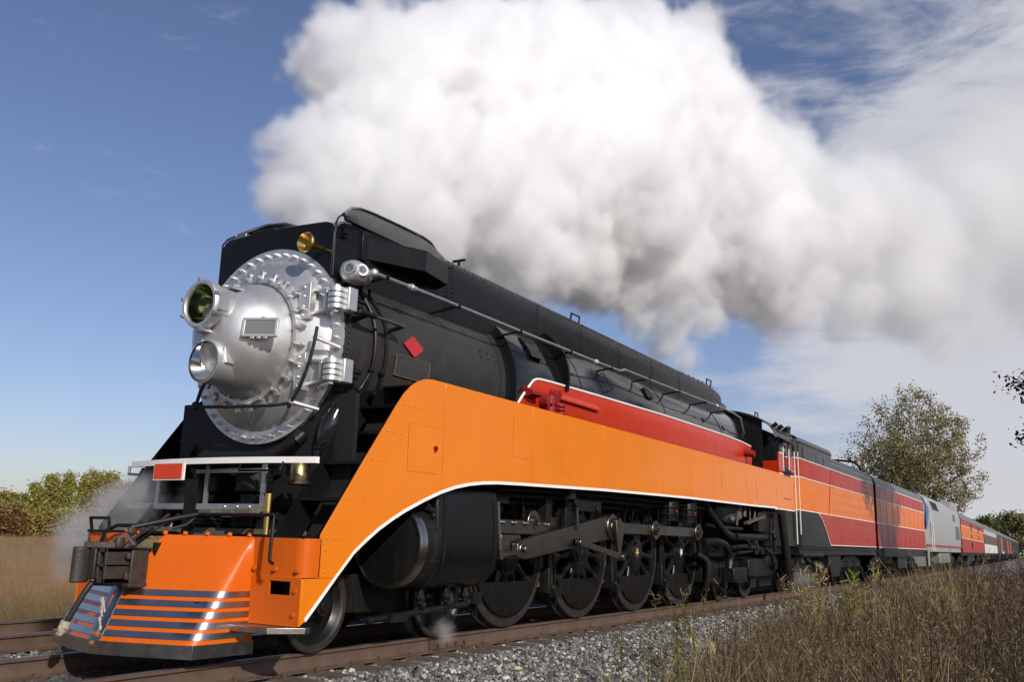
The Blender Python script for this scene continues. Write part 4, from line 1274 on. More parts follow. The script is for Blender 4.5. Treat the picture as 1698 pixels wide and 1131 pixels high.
# ---- fittings under the rear: pumps, pipes, trailing truck
for y in (4.62, 5.55):
    lb = part('lubricator', MB().lathe([(.001, 1.58), (.16, 1.58), (.17, 1.6), (.17, 1.88), (.15, 1.93), (.001, 1.93)], (1.36, y, 0), 'z', 22), 'frame', LOCO)
    cage = MB()
    for q in range(6):
        a = 2 * PI * q / 6
        cage.cyl((1.36 + .2 * math.cos(a), y + .2 * math.sin(a), 1.56), (1.36 + .2 * math.cos(a), y + .2 * math.sin(a), 1.94), .013, n=6)
    for z in (1.57, 1.68, 1.8):
        cage.lathe([(.19, z), (.21, z), (.21, z + .015), (.19, z + .015)], (1.36, y, 0), 'z', 20)
    part('cage', cage, 'frame', lb)
    part('red_cap', MB().ball((1.36, y + .24, 1.74), .025, 7).ball((1.56, y - .05, 1.73), .022, 7), 'tagred', lb)
tt = MB()
tt.prism([(7.5, .42), (7.5, .95), (8.2, 1.0), (8.9, .86), (9.6, .95), (10.5, .95), (11.4, .95), (11.5, .55), (10.6, .42), (10.0, .7), (9.6, .42), (8.6, .7), (8.2, .38)], 'x', 1.02, 1.14)
trk = part('trailing_truck', tt, 'frame', LOCO, bevel=.03)
part('truck_box', MB().box(1.14, 1.42, 8.25, 9.15, .44, .72).box(1.14, 1.36, 9.5, 11.2, .5, .9), 'frame', trk, bevel=.03)
part('box_edge', MB().box(1.14, 1.425, 8.3, 9.1, .425, .438), 'steel', trk)
part('equaliser', MB().tube([(1.2, 7.6, 1.0), (1.25, 8.4, .86), (1.25, 9.3, 1.15), (1.25, 10.2, 1.18), (1.25, 11.0, .92)], .06, 8).cyl((1.1, 9.9, 1.15), (1.42, 9.9, 1.15), .17, n=20).cyl((1.42, 9.9, 1.15), (1.46, 9.9, 1.15), .08, n=14), 'frame', trk)
part('reservoir', MB().cyl((1.2, 11.25, .55), (1.2, 11.25, 1.0), .19, n=18).ball((1.2, 11.25, 1.0), .19, 12, (1, 1, .5)).ball((1.2, 11.25, .55), .19, 12, (1, 1, .5)), 'frame', LOCO)
inj = MB()
inj.ball((1.05, 8.9, 1.92), .62, 20, (.5, 1.25, .52))
M['grimy'] = mat('grimy_grey', (.075, .075, .07), .5, var=.4, scale=7, dirt=(.02, .018, .016), dirt_amt=.7)
part('feed_pump', inj, 'grimy', LOCO)
part('pump_valves', MB().cyl((1.36, 8.85, 1.75), (1.36, 8.85, 2.02), .06, n=12).cyl((1.4, 9.1, 1.8), (1.4, 9.1, 1.98), .05, n=10).ball((1.4, 8.2, 1.72), .07, 10).cyl((1.38, 8.6, 1.6), (1.42, 8.6, 1.95), .025, n=8).cyl((1.4, 9.5, 1.65), (1.42, 9.45, 2.0), .022, n=8).cyl((1.4, 9.8, 1.7), (1.42, 9.85, 1.95), .022, n=8), 'grimy', LOCO)
part('red_valve', MB().ball((1.44, 8.98, 1.97), .06, 8, (.8, 1.6, .6)), 'dark_red', LOCO)
part('walk_plank', MB().bar((1.4, 9.2, 1.66), (1.4, 10.6, 1.86), .1, .05), 'wood', LOCO)
pip = [([(1.35, 6.6, 2.0), (1.38, 7.0, 1.75), (1.4, 7.7, 1.45), (1.4, 8.2, 1.36)], .075),
       ([(1.3, 6.9, 1.56), (1.34, 7.6, 1.53), (1.36, 9.0, 1.53)], .04),
       ([(1.34, 8.6, 1.36), (1.36, 9.6, 1.36), (1.36, 11.0, 1.38)], .085),
       ([(1.3, 6.7, 1.22), (1.4, 7.2, 1.24), (1.42, 7.7, 1.16), (1.42, 7.95, .95), (1.42, 7.9, .7)], .075),
       ([(1.2, 6.6, 1.0), (1.35, 6.75, .85), (1.35, 6.75, .5), (1.3, 6.75, .3)], .06),
       ([(1.38, 9.2, 1.36), (1.45, 9.3, 1.2), (1.4, 9.5, 1.05)], .035),
       ([(1.4, 10.6, 1.12), (1.46, 10.9, 1.0), (1.44, 11.2, .7), (1.3, 11.6, .6)], .04),
       ([(1.3, 7.0, .98), (1.3, 8.6, .98)], .05), ([(1.42, 8.5, 1.02), (1.42, 9.5, 1.06)], .03), ([(1.3, 8.4, 1.12), (1.4, 9.0, 1.16), (1.4, 10.2, 1.12)], .05)]
for pts, r_ in pip:
    part('pipe', MB().tube(smooth_pts(pts, 4), r_, 10), 'frame', LOCO)
part('valve_cluster', MB().box(1.25, 1.4, 10.2, 10.8, 1.5, 1.95).cyl((1.42, 11.1, 1.2), (1.42, 11.1, 1.75), .03, n=8).cyl((1.42, 11.4, 1.05), (1.42, 11.4, 1.6), .04, n=8).ball((1.44, 11.1, 1.5), .08, 8).ball((1.44, 11.35, 1.4), .07, 8).cyl((1.42, 10.9, 1.1), (1.5, 10.9, 1.8), .02, n=6), 'frame', LOCO, bevel=.01)
part('down_pipe', MB().cyl((1.44, 12.0, 1.98), (1.50, 12.25, .75), .095, n=16).cyl((1.5, 12.22, .85), (1.5, 12.27, .6), .15, .16, n=16).cyl((1.5, 12.27, .6), (1.5, 12.3, .35), .11, n=14).cyl((1.465, 12.1, 1.42), (1.467, 12.11, 1.38), .102, n=16), 'frame', LOCO)
part('rear_frame', MB().box(-.8, .8, 11.4, 13.0, .6, 1.9).box(1.1, 1.4, 10.4, 12.6, 1.0, 1.15).box(.9, 1.3, 10.9, 12.6, 1.2, 2.0), 'frame', LOCO)

# ---- cab
for sx in (1, -1):
    cs_ = MB()
    cs_.prism([(11.45, 3.42), (11.45, 3.83), (12.72, 3.83), (12.72, 3.42), (12.30, 3.42), (12.30, 3.72), (11.75, 3.72), (11.75, 3.42)], 'x', sx * 1.57, sx * 1.60)
    cab = part('cab_side', cs_, 'tender_black', LOCO)
    part('red_band', MB().prism([(11.36, 2.925), (11.36, 3.415), (11.75, 3.415), (11.75, 3.0), (12.30, 3.0), (12.30, 3.415), (12.72, 3.415), (12.72, 2.925)], 'x', sx * 1.57, sx * 1.60), 'red', cab)
    part('orange_band', MB().prism([(11.075, zb(11.075)), (11.075, 2.915), (12.72, 2.915), (12.72, 2.06)], 'x', sx * 1.57, sx * 1.60), 'orange_side', cab)
    part('white_line', MB().box(min(sx * 1.596, sx * 1.606), max(sx * 1.596, sx * 1.606), 11.36, 12.72, 2.905, 2.93).box(min(sx * 1.596, sx * 1.606), max(sx * 1.596, sx * 1.606), 11.40, 11.75, 3.405, 3.43).box(min(sx * 1.596, sx * 1.606), max(sx * 1.596, sx * 1.606), 11.06, 12.72, 2.05, 2.075), 'white', cab)
    part('window_frame', MB().tube([(sx * 1.605, 11.75, 3.0), (sx * 1.605, 11.75, 3.72), (sx * 1.605, 12.30, 3.72), (sx * 1.605, 12.30, 3.0)], .02, 6, closed=True), 'greywhite', cab)
    part('arm_rest', MB().box(min(sx * 1.58, sx * 1.70), max(sx * 1.58, sx * 1.70), 11.72, 12.36, 2.93, 2.995), 'hose', cab, bevel=.02)
    part('step_slot', MB().box(min(sx * 1.598, sx * 1.603), max(sx * 1.598, sx * 1.603), 11.75, 12.4, 2.32, 2.34), 'dark_red', cab)
    part('cab_front', MB().box(min(sx * .9, sx * 1.565), max(sx * .9, sx * 1.565), 11.36, 11.40, 2.88, 3.22), 'red', cab)
    part('cab_front_window', MB().box(min(sx * .9, sx * 1.565), max(sx * .9, sx * 1.565), 11.38, 11.42, 3.24, 3.86), 'darkglass', cab)
    part('cab_hand_rail', MB().tube([(sx * 1.66, 12.62, 3.55), (sx * 1.66, 12.64, 1.25)], .018, 6), 'greywhite', cab)
rp = [(1.60, 3.80), (1.58, 3.92), (1.48, 4.06), (1.30, 4.20), (1.05, 4.32), (.75, 4.41), (.4, 4.46), (0, 4.48)]
rp = rp + [(-x, z) for x, z in reversed(rp[:-1])]
roof = part('cab_roof', MB().slab([[(x, y, z) for x, z in rp] for y in (11.0, 12.85)], (0, 0, -.03)), 'tender_black', LOCO)
fw = [(1.28, 2.9), (1.28, 4.18), (1.02, 4.29), (.72, 4.38), (.4, 4.43), (0, 4.45)]
part('cab_front_wall', MB().prism(fw + [(-x, z) for x, z in reversed(fw[:-1])], 'y', 11.1, 11.14), 'frame', roof)
part('cab_interior', MB().box(-1.5, 1.2, 11.5, 12.7, 2.4, 4.0), 'dark', roof)
part('awning', MB().slab([[(1.60, y, 3.80) for y in (11.3, 12.7)], [(1.78, y, 3.70) for y in (11.3, 12.7)]], (0, 0, -.02)).tube([(1.56, 11.35, 3.93), (1.56, 12.7, 3.93)], .03, 8), 'frame', roof)
rk = MB()
for y in (11.3, 11.8, 12.3):
    rk.cyl((1.5, y, 4.04), (1.6, y, 4.12), .05, n=8)
rk.tube([(1.55, 11.3, 4.1), (1.55, 12.3, 4.1)], .014, 6)
part('roof_rail', rk, 'frame', roof)
part('roof_hook', MB().tube([(.9, 11.9, 4.36), (.9, 11.9, 4.5), (.9, 12.15, 4.5), (.9, 12.15, 4.36)], .018, 6), 'casing', roof)
cu = [[(1.63, 12.74 + .26 * k / 6, z - .05 * math.sin(k * 1.6) * (1 if j else 0)) for k in range(7)] for j, z in enumerate((3.90, 3.78, 3.66, 3.56))]
cu[-1] = [(p[0], p[1], p[2] - .12 * math.sin(PI * i / 6)) for i, p in enumerate(cu[-1])]
part('canvas_curtain', MB().slab(cu, (-.03, 0, 0)), 'canvas', LOCO)
part('curtain_post', MB().cyl((1.5, 12.78, 3.9), (1.5, 12.78, 4.12), .05, n=8).ball((1.5, 12.78, 4.16), .07, 8), 'hose', LOCO)

# ---- the driver at the cab window
ppl = thing('person', 'person in a dark jacket leaning out of the cab window', 'person', (1.45, 12.0, 2.6))
bd = bpy.data.meshes.new('body')
sv_ = [(1.40, 12.05, 2.70), (1.42, 12.05, 2.95), (1.45, 12.03, 3.22), (1.46, 12.02, 3.34), (1.47, 12.0, 3.41),
       (1.47, 11.86, 3.26), (1.56, 11.78, 3.06), (1.66, 11.94, 3.03), (1.46, 12.2, 3.26), (1.54, 12.26, 3.06), (1.64, 12.12, 3.03)]
bd.from_pydata(sv_, [(0, 1), (1, 2), (2, 3), (3, 4), (2, 5), (5, 6), (6, 7), (2, 8), (8, 9), (9, 10)], [])
bo_ = bpy.data.objects.new('body', bd)
COL.objects.link(bo_)
bo_.parent = ppl
bo_.location = -Vector((1.45, 12.0, 2.6))
bo_.modifiers.new('skin', 'SKIN')
for vtx, r_ in zip(bd.skin_vertices[0].data, (.17, .17, .15, .06, .055, .07, .05, .04, .07, .05, .04)):
    vtx.radius = (r_ * .8, r_)
ss = bo_.modifiers.new('sub', 'SUBSURF')
ss.levels = ss.render_levels = 2
bd.materials.append(M['shirt'])
hd = MB().ball((1.50, 11.97, 3.53), .105, 16, (.92, 1.0, 1.22)).cyl((1.48, 12.0, 3.38), (1.49, 11.98, 3.48), .05, n=10)
hd.ball((1.585, 11.90, 3.53), .02, 8).ball((1.60, 11.935, 3.525), .022, 8, (1, .7, 1.4))
part('head', hd, 'skin', ppl)
part('cap', MB().ball((1.50, 11.975, 3.60), .108, 14, (.95, 1.02, .62)).box(1.5, 1.62, 11.86, 12.0, 3.595, 3.61), 'shirt', ppl)
part('collar', MB().tube([(1.53, 11.93, 3.39), (1.55, 12.0, 3.37), (1.52, 12.06, 3.4)], .022, 6), 'collar', ppl)
for y in (11.94, 12.12):
    h_ = MB().ball((1.685, y + .03, 3.02), .042, 10, (1.1, .9, .55))
    for q in range(4):
        h_.tube([(1.71, y + .0 + q * .018, 3.02), (1.745, y - .004 + q * .019, 3.015), (1.755, y - .004 + q * .019, 2.985)], [.010, .009, .007], 6)
    h_.tube([(1.68, y - .0, 3.02), (1.705, y - .035, 3.018), (1.725, y - .04, 3.01)], [.011, .010, .008], 6)
    part('hand', h_, 'skin', ppl)

# ================================================================== THE CARS BEHIND
def path_x(y):
    """the track bends slightly away after the second tender"""
    if y < 36:
        return 0.0
    if y < 64:
        return -0.02 * (y - 36) ** 2 / 56.0
    return -0.28 - 0.02 * (y - 64)


def place(o, y):
    dx = path_x(y + 5) - path_x(y - 5)
    o.location = (path_x(y), y, 0)
    o.rotation_euler = (0, 0, -math.atan2(dx, 10))


def side_box(mb, x, y0, y1, z0, z1, t=.012):
    for sx in (1, -1):
        mb.box(min(sx * x, sx * (x - t)), max(sx * x, sx * (x - t)), y0, y1, z0, z1)
    return mb


def rwheel(parent, y, r=.46):
    for sx in (1, -1):
        wh = piece('wheel', lw_me, parent, (sx * .79, y, r), (0, 0, 0 if sx < 0 else PI), (1, r / .46, r / .46))
        o = bpy.data.objects.new('hub', hubm)
        COL.objects.link(o)
        o.parent = wh


def truck(parent, yc, wb=(-1.2, 0, 1.2), r=.46):
    m = MB()
    L_ = wb[-1] - wb[0]
    m.prism([(yc + wb[0] - .55, .55), (yc + wb[0] - .5, .78), (yc - .6, .95), (yc + .6, .95), (yc + wb[-1] + .5, .78), (yc + wb[-1] + .55, .55),
             (yc + wb[-1] + .2, .40), (yc + wb[-1] - .25, .6), (yc + .4, .45), (yc - .4, .45), (yc + wb[0] + .25, .6), (yc + wb[0] - .2, .40)], 'x', 1.0, 1.12)
    for w_ in wb:
        m.cyl((1.1, yc + w_, r), (1.26, yc + w_, r), .14, n=14).cyl((1.26, yc + w_, r), (1.29, yc + w_, r), .07, n=10)
    for q in (-.62, .62):
        for k in range(4):
            m.lathe([(.07, 0), (.10, 0), (.10, .03), (.07, .03)], (1.16, yc + q, .5 + k * .08), 'z', 12)
    m.both()
    m.box(-1.0, 1.0, yc - .3, yc + .3, .45, .9)
    t = part('truck', m, 'frame', parent, bevel=0)
    for w_ in wb:
        rwheel(parent, yc + w_, r)
    return t


def striped_sides(root, L0, L1, bands, x=1.55):
    """bands: (name, material, z0, z1, y0, y1)"""
    for nm, m_, z0, z1, y0, y1 in bands:
        side_parts(nm, m_, root, x, y0, y1, z0, z1, .02)


# ---------------------------------------------------------------- tender
TEN = thing('tender', 'orange and red tender with a dark upper side, coupled just behind the cab', 'tender', (0, 18.6, 0))


def rnd(y0, rr, x):
    """plan of a side with a rounded front corner"""
    return [(x - rr + rr * math.sin(rad(a)), y0 + rr - rr * math.cos(rad(a))) for a in range(0, 91, 15)]


def side_sheet(name, m, y0, y1, z0, z1, rr=.55, x=1.55, t=.02):
    for sx in (1, -1):
        pl = rnd(y0, rr, x) + [(x, y1)]
        part(name, MB().slab([[(sx * a, b, z) for a, b in pl] for z in (z0, z1)], lambda p: Vector((-sx * t, 0, 0))), m, TEN, smooth=40)


Y0, Y1 = 13.12, 24.35
side_sheet('orange_stripe', 'tender_orange', Y0, 17.0, 2.135, 2.97)
side_parts('orange_stripe', 'tender_orange', TEN, 1.548, 17.004, Y1, 2.135, 2.97)
side_sheet('red_stripe', 'tender_red', Y0, 17.25, 2.995, 3.46)
side_parts('red_stripe', 'tender_red', TEN, 1.548, 17.254, Y1, 2.995, 3.46)
for sx in (1, -1):
    part('lower_red_panel', MB().prism([(15.5, 2.11), (15.9, 1.97), (16.35, 1.72), (16.75, 1.42), (16.95, 1.27), (Y1, 1.27), (Y1, 2.11)], 'x', sx * 1.549, sx * 1.53), 'tender_red', TEN)
side_sheet('lower_front_panel', 'tender_green', Y0, 17.2, 1.20, 2.11, .55, 1.544)
for sx in (1, -1):
    for z in (2.122, 2.982, 3.472):
        part('white_line', MB().tube([(sx * (a + .002), b, z) for a, b in rnd(Y0, .55, 1.55)] + [(sx * 1.552, Y1, z)], .014, 5), 'white', TEN)
    part('white_line', MB().tube([(sx * 1.552, y, z) for y, z in ((15.48, 2.12), (15.9, 1.985), (16.35, 1.735), (16.75, 1.43), (16.95, 1.258), (Y1, 1.258))], .014, 5), 'white', TEN)
side_sheet('bunker_side', 'tender_black', Y0, 17.5, 3.485, 3.93)
bt = []
for y in (Y0 + .3, 17.55):
    s_ = [(1.55, 3.93), (1.53, 4.0), (1.47, 4.06), (1.38, 4.09), (1.2, 4.10)]
    bt.append([(x, y, z) for x, z in s_] + [(-x, y, z) for x, z in reversed(s_)])
part('bunker_deck', MB().slab(bt, (0, 0, -.03)), 'tender_black', TEN, smooth=45)
part('deck_bead', MB().tube([(1.555, Y0 + .5, 3.90), (1.555, 17.5, 3.90)], .018, 6).both(), 'tender_black', TEN)
tk = []
for y in (17.55, Y1):
    s_ = [(1.548, 3.485), (1.54, 3.58), (1.49, 3.71), (1.40, 3.83), (1.22, 3.95), (.95, 4.04), (.6, 4.10), (0, 4.12)]
    tk.append([(x, y, z) for x, z in s_] + [(-x, y, z) for x, z in reversed(s_[:-1])])
part('tank_top', MB().slab(tk, (0, 0, -.03)), 'tender_black', TEN, smooth=45)
rv = MB()
for k in range(24):
    y = 17.5 + k * .285
    for z in (1.45, 1.7, 1.95, 2.25, 2.5, 2.75, 3.08, 3.25, 3.4):
        rv.ball((1.548, y, z + (.05 if k % 2 else 0)), .015, 4)
    for a, z in ((1.535, 3.60), (1.46, 3.77), (1.3, 3.91)):
        rv.ball((a, y, z), .018, 4)
part('rivet', rv, 'tender_black', TEN, kind='stuff')
part('side_seam', MB().bar((1.553, 17.35, 3.45), (1.553, 16.85, 2.14), .02, .02, (1, 0, 0)), 'tender_red', TEN)
parts_of('bunker_slot', [MB().box(1.548, 1.556, y, y + w_, 3.5, z) for y, w_, z in ((15.5, .03, 3.75), (16.4, .03, 3.75), (13.9, .1, 3.8))], 'dark', TEN)
part('body_core', MB().box(-1.5, 1.5, Y0 + .5, Y1, 1.2, 3.48), 'dark', TEN)
part('end_wall', MB().box(-1.0, 1.0, Y0 + .02, Y0 + .06, 1.2, 3.9), 'frame', TEN)
part('sill', MB().box(-1.53, 1.53, Y0 + .25, Y1, .98, 1.19).box(-1.57, 1.57, Y0 + .25, Y1, 1.13, 1.16), 'frame', TEN, bevel=.01)
part('sill_pipe', MB().cyl((1.5, 13.6, .98), (1.5, 16.0, .98), .06, n=10), 'frame', TEN)
part('apron', MB().prism([(17.0, 1.0), (18.9, 1.0), (18.6, .35), (17.5, .35)], 'x', 1.38, 1.42), 'frame', TEN, bevel=.01)
part('brake_cylinder', MB().cyl((1.35, 14.9, .62), (1.35, 15.9, .62), .22, n=18).ball((1.35, 15.9, .62), .22, 14, (1, .4, 1)).bar((1.42, 14.3, .92), (1.42, 15.2, .7), .07), 'frame', TEN)
part('end_hand_rail', MB().tube([(1.60, 13.22, 3.60), (1.62, 13.2, 1.5)], .018, 6), 'greywhite', TEN)
truck(TEN, 15.2)
truck(TEN, 21.8)
part('under_tank', MB().box(-.9, .9, 13.4, 24.2, .6, .98), 'dark', TEN)
part('rear_diaphragm', MB().tube([(1.2, 24.25, 3.98), (1.0, 24.2, 4.28), (.4, 24.2, 4.36), (-.4, 24.2, 4.36), (-1, 24.2, 4.28)], .04, 8).lathe([(1.45, 0), (1.5, .05), (1.5, .14), (1.45, .2)], (0, 24.36, 2.62), 'y', 28, rad(20), rad(160)), 'frame', TEN)
part('ladder_rail', MB().tube(smooth_pts([(1.3, 22.2, 4.0), (1.15, 22.6, 4.25), (.9, 23.6, 4.33), (1.1, 24.3, 4.12), (1.5, 24.6, 3.6)], 4), .02, 6), 'frame', TEN)

# ---------------------------------------------------------------- second water tender
AUX = thing('water_tender', 'long striped water tender with a rounded grey roof, behind the coal tender', 'tender', (0, 31.4, 0))
Y0, Y1 = 24.85, 37.75
tk = []
for y in (Y0, Y1):
    s_ = [(1.548, 3.50), (1.54, 3.56), (1.49, 3.69), (1.40, 3.81), (1.22, 3.92), (.95, 4.0), (.6, 4.06), (0, 4.08)]
    tk.append([(x, y, z) for x, z in s_] + [(-x, y, z) for x, z in reversed(s_[:-1])])
part('roof', MB().slab(tk, (0, 0, -.03)), 'roofgrey', AUX, smooth=45)
striped_sides(AUX, Y0, Y1, (('red_stripe', 'tender_red', 2.995, 3.485, Y0, Y1), ('orange_stripe', 'tender_orange', 2.135, 2.97, Y0, Y1), ('lower_red_panel', 'tender_red', 1.27, 2.11, Y0, Y1)))
for z0, z1 in ((3.478, 3.502), (2.97, 2.995), (2.11, 2.135), (1.245, 1.27)):
    side_parts('white_line', 'white', AUX, 1.556, Y0, Y1, z0, z1)
part('sill', MB().box(-1.53, 1.53, Y0, Y1, .92, 1.24), 'frame', AUX)
part('body_core', MB().box(-1.5, 1.5, Y0 + .02, Y1 - .02, 1.2, 3.5), 'dark', AUX)
part('under_tank', MB().box(-.8, .8, Y0 + .3, Y1 - .3, .6, .92).box(1.2, 1.4, 30.0, 32.4, .45, .92), 'frame', AUX)
part('ladder', MB().bar((1.6, 37.2, 1.2), (1.6, 37.2, .35), .05).bar((1.6, 37.6, 1.2), (1.6, 37.6, .35), .05).bar((1.6, 37.2, .4), (1.6, 37.6, .4), .05).bar((1.6, 25.2, 1.2), (1.6, 25.2, .4), .05).bar((1.6, 25.6, 1.2), (1.6, 25.6, .4), .05).bar((1.6, 25.2, .42), (1.6, 25.6, .42), .05), 'frame', AUX)
for k in range(9):
    side_parts('side_rib', 'dark_red', AUX, 1.554, Y0 + .7 + k * 1.45, Y0 + .72 + k * 1.45, 1.28, 3.46, .012)
truck(AUX, 27.1)
truck(AUX, 35.4)
dia = MB()
for y in (24.45, 24.58, 24.71):
    s_ = [(1.42, .95), (1.45, 3.4), (1.36, 3.74), (1.1, 3.93), (.6, 4.02), (0, 4.04)]
    s2 = s_ + [(-x, z) for x, z in reversed(s_[:-1])]
    dia.tube([(x, y, z) for x, z in s2], .055, 6)
part('diaphragm', dia, 'dark', AUX)

# ---------------------------------------------------------------- silver diesel
DSL = thing('diesel_locomotive', 'silver grey diesel locomotive with a blue end, third in the train', 'locomotive')
BASE['diesel_locomotive'] = Vector((0, 0, 0))
h = 9.3
sec = [(1.50, 1.42), (1.52, 3.35), (1.40, 3.72), (1.05, 4.05), (.7, 4.12), (0, 4.13)]
s2 = sec + [(-x, z) for x, z in reversed(sec[:-1])]
part('body', MB().prism(s2, 'y', -h + .9, h), 'diesel', DSL, bevel=.05)
nose = MB()
nose.grid([[(x * k, y, 1.42 + (z - 1.42) * q) for x, z in s2] for y, k, q in ((-h + .9, 1.0, 1.0), (-h + .35, .99, .985), (-h, .93, .93))])
nose.add([(x * .93, -h, 1.42 + (z - 1.42) * .93) for x, z in s2], [tuple(range(len(s2)))])
part('nose', nose, 'diesel', DSL)
bl = MB()
for sx in (1, -1):
    # blue sweep round the end
    bl.prism([(-h + .02, 2.2), (-h + .5, 2.35), (-h + 1.15, 2.85), (-h + 1.35, 3.1), (-h + 1.1, 3.34), (-h + .25, 3.34)], 'x', sx * 1.535, sx * 1.515)
bl.slab([[(x * 1.004, y, z * 1.004) for x, z in s2 if z > 3.3] for y in (-h + .30, -h + 1.15)], (0, 0, -.02))
part('blue_end', bl, 'blue', DSL)
bl = MB()
for sx in (1, -1):
    bl.slab([[(sx * 1.53, -h + 1.25, 3.28), (sx * 1.53, -h + 1.6, 3.1)], [(sx * 1.40, -h + 1.2, 3.76), (sx * 1.40, -h + 1.55, 3.74)]], (-sx * .02, 0, 0))
part('white_patch', bl, 'white', DSL)
for sx in (1, -1):
    for k in range(4):
        y = -h + 3.2 + k * .75
        part('grille', MB().slab([[(sx * 1.54, y, 3.30), (sx * 1.54, y + .62, 3.30)], [(sx * 1.42, y - .25, 3.72), (sx * 1.42, y + .37, 3.72)]], (-sx * .02, 0, 0)), 'dark', DSL)
side_parts('window', 'roofgrey', DSL, 1.532, 4.4, 5.9, 3.0, 3.42)
part('radiator_hood', MB().prism([(4.6, 3.42), (9.2, 3.42), (9.2, 4.0), (8.8, 4.25), (5.4, 4.25)], 'x', -1.42, 1.42), 'diesel', DSL, bevel=.05)
side_parts('side_louvre', 'roofgrey', DSL, 1.535, 6.0, 8.3, 1.95, 2.75)
side_parts('side_louvre', 'roofgrey', DSL, 1.535, -h + 1.9, -h + 2.4, 1.9, 2.6)
side_parts('red_line', 'tagred', DSL, 1.535, -h + .2, h, 1.44, 1.51)
part('under_frame', MB().box(-1.45, 1.45, -h + .2, h, 1.15, 1.42), 'diesel', DSL)
part('fuel_tank', MB().box(-1.35, 1.35, -2.0, 3.2, .5, 1.15), 'greyplate', DSL, bevel=.1)
part('step_panel', MB().box(-1.5, 1.5, -h + .3, -h + .9, .45, 1.4), 'diesel', DSL)
for y in (-h + 1.75, -h + 2.55):
    for sx in (1, -1):
        part('hand_rail', MB().cyl((sx * 1.57, y, 1.2), (sx * 1.57, y, 3.1), .02, n=6), 'greywhite', DSL)
truck(DSL, -6.2, (-1.5, 0, 1.5), .5)
truck(DSL, 6.2, (-1.5, 0, 1.5), .5)
place(DSL, 47.6)


# ---------------------------------------------------------------- passenger cars
def coach(name, label, L, bands, roof_m, yc, windows=None, extra=None):
    t = thing(name, label, 'railway car')
    BASE[t.name] = Vector((0, 0, 0))
    h = L / 2
    sec = [(1.53, 3.30), (1.50, 3.50), (1.36, 3.74), (1.05, 3.96), (.6, 4.08), (0, 4.12)]
    s2 = sec + [(-x, z) for x, z in reversed(sec[:-1])]
    part('roof', MB().slab([[(x, y, z) for x, z in s2] for y in (-h, h)], (0, 0, -.04)), roof_m, t, smooth=45)
    part('body_core', MB().box(-1.5, 1.5, -h + .02, h - .02, 1.1, 3.5), 'dark', t)
    for nm, m_, z0, z1 in bands:
        side_parts(nm, m_, t, 1.53, -h, h, z0, z1, .02)
    if windows:
        for y in windows:
            side_parts('window', 'darkglass', t, 1.537, y, y + 1.1, 2.35, 3.0, .03)
    part('under_frame', MB().box(-1.4, 1.4, -h + .2, h - .2, .95, 1.15).box(-1.2, 1.2, -4, 4, .5, .95), 'frame', t)
    truck(t, -h + 2.6, (-1.2, 1.2))
    truck(t, h - 2.6, (-1.2, 1.2))
    if extra:
        extra(t, h)
    place(t, yc)
    return t


def red_extra(t, h):
    for y in (-3.8, 5.2):
        side_parts('door', 'dark', t, 1.54, y, y + 1.1, 2.75, 3.3, .03)
        side_parts('door_window', 'darkglass', t, 1.54, y + .1, y + .9, 2.2, 2.5, .03)
        side_parts('door_window', 'darkglass', t, 1.54, y + .2, y + 1.2, 1.35, 1.9, .03)
    side_parts('red_hatch', 'tagred', t, 1.55, 3.6, 8.8, 1.42, 1.88, .03)
    side_parts('white_line', 'white', t, 1.537, -h, h, 2.09, 2.12, .02)
    side_parts('white_line', 'white', t, 1.537, -h, h, 2.93, 2.96, .02)
    parts_of('roof_vent', [MB().box(-.5, .5, -9, -6, 4.08, 4.25), MB().box(-.4, .4, 0, 2.5, 4.08, 4.22)], 'roofgrey', t)


coach('baggage_car', 'red and orange baggage car behind the silver diesel', 26.0, (('red_stripe', 'tender_red', 2.96, 3.34), ('orange_stripe', 'tender_orange', 2.12, 2.93), ('lower_red_panel', 'tender_red', 1.15, 2.09)), 'roofgrey', 70.6, extra=red_extra)
coach('coach', 'pale grey coach with a dark brown middle band', 26.0, (('upper_band', 'cream', 2.85, 3.34), ('brown_band', 'brown', 1.98, 2.85), ('lower_band', 'greywhite', 1.15, 1.98)), 'roofgrey', 97.4)


def dk_extra(ys, white=False):
    def f(t, h):
        for y in ys:
            side_parts('orange_panel', 'signred', t, 1.54, y, y + 4.0, 1.2, 3.1, .03)
        if white:
            side_parts('white_box', 'white', t, 1.56, 2, 5, 1.15, 1.4, .03)
        part('roof_vent', MB().box(-.5, .5, -8, -4, 4.08, 4.26), 'dark', t)
    return f


coach('dark_coach', 'dark coach with orange panels beyond the brown banded coach', 26.0, (('side_sheet', 'darkgreen', 1.15, 3.34),), 'roofgrey', 124.2, extra=dk_extra((-2, ), True))
coach('dark_coach', 'second dark coach with orange panels, further back than the first dark one', 26.0, (('side_sheet', 'darkgreen', 1.15, 3.34),), 'roofgrey', 151.0, extra=dk_extra((-6, 6)))
coach('green_coach', 'green black coach with windows behind the two dark orange panelled coaches', 26.0, (('side_sheet', 'darkgreen', 1.15, 3.34),), 'roofgrey', 177.8, windows=(-8, -5, -2, 1, 4, 7))
coach('dark_coach', 'last dark coach of the train, disappearing behind the weeds', 26.0, (('side_sheet', 'darkgreen', 1.15, 3.34),), 'roofgrey', 204.6)

# ================================================================== TRACK AND GROUND
def rail_sec(h=.185):
    return [(-.037, 0), (.037, 0), (.037, -.028), (.010, -.042), (.010, -.145), (.02, -.158), (.076, -.172), (.076, -h), (-.076, -h), (-.076, -.172), (-.02, -.158), (-.010, -.145), (-.010, -.042), (-.037, -.028)]


def ground_z(x, y):
    return None


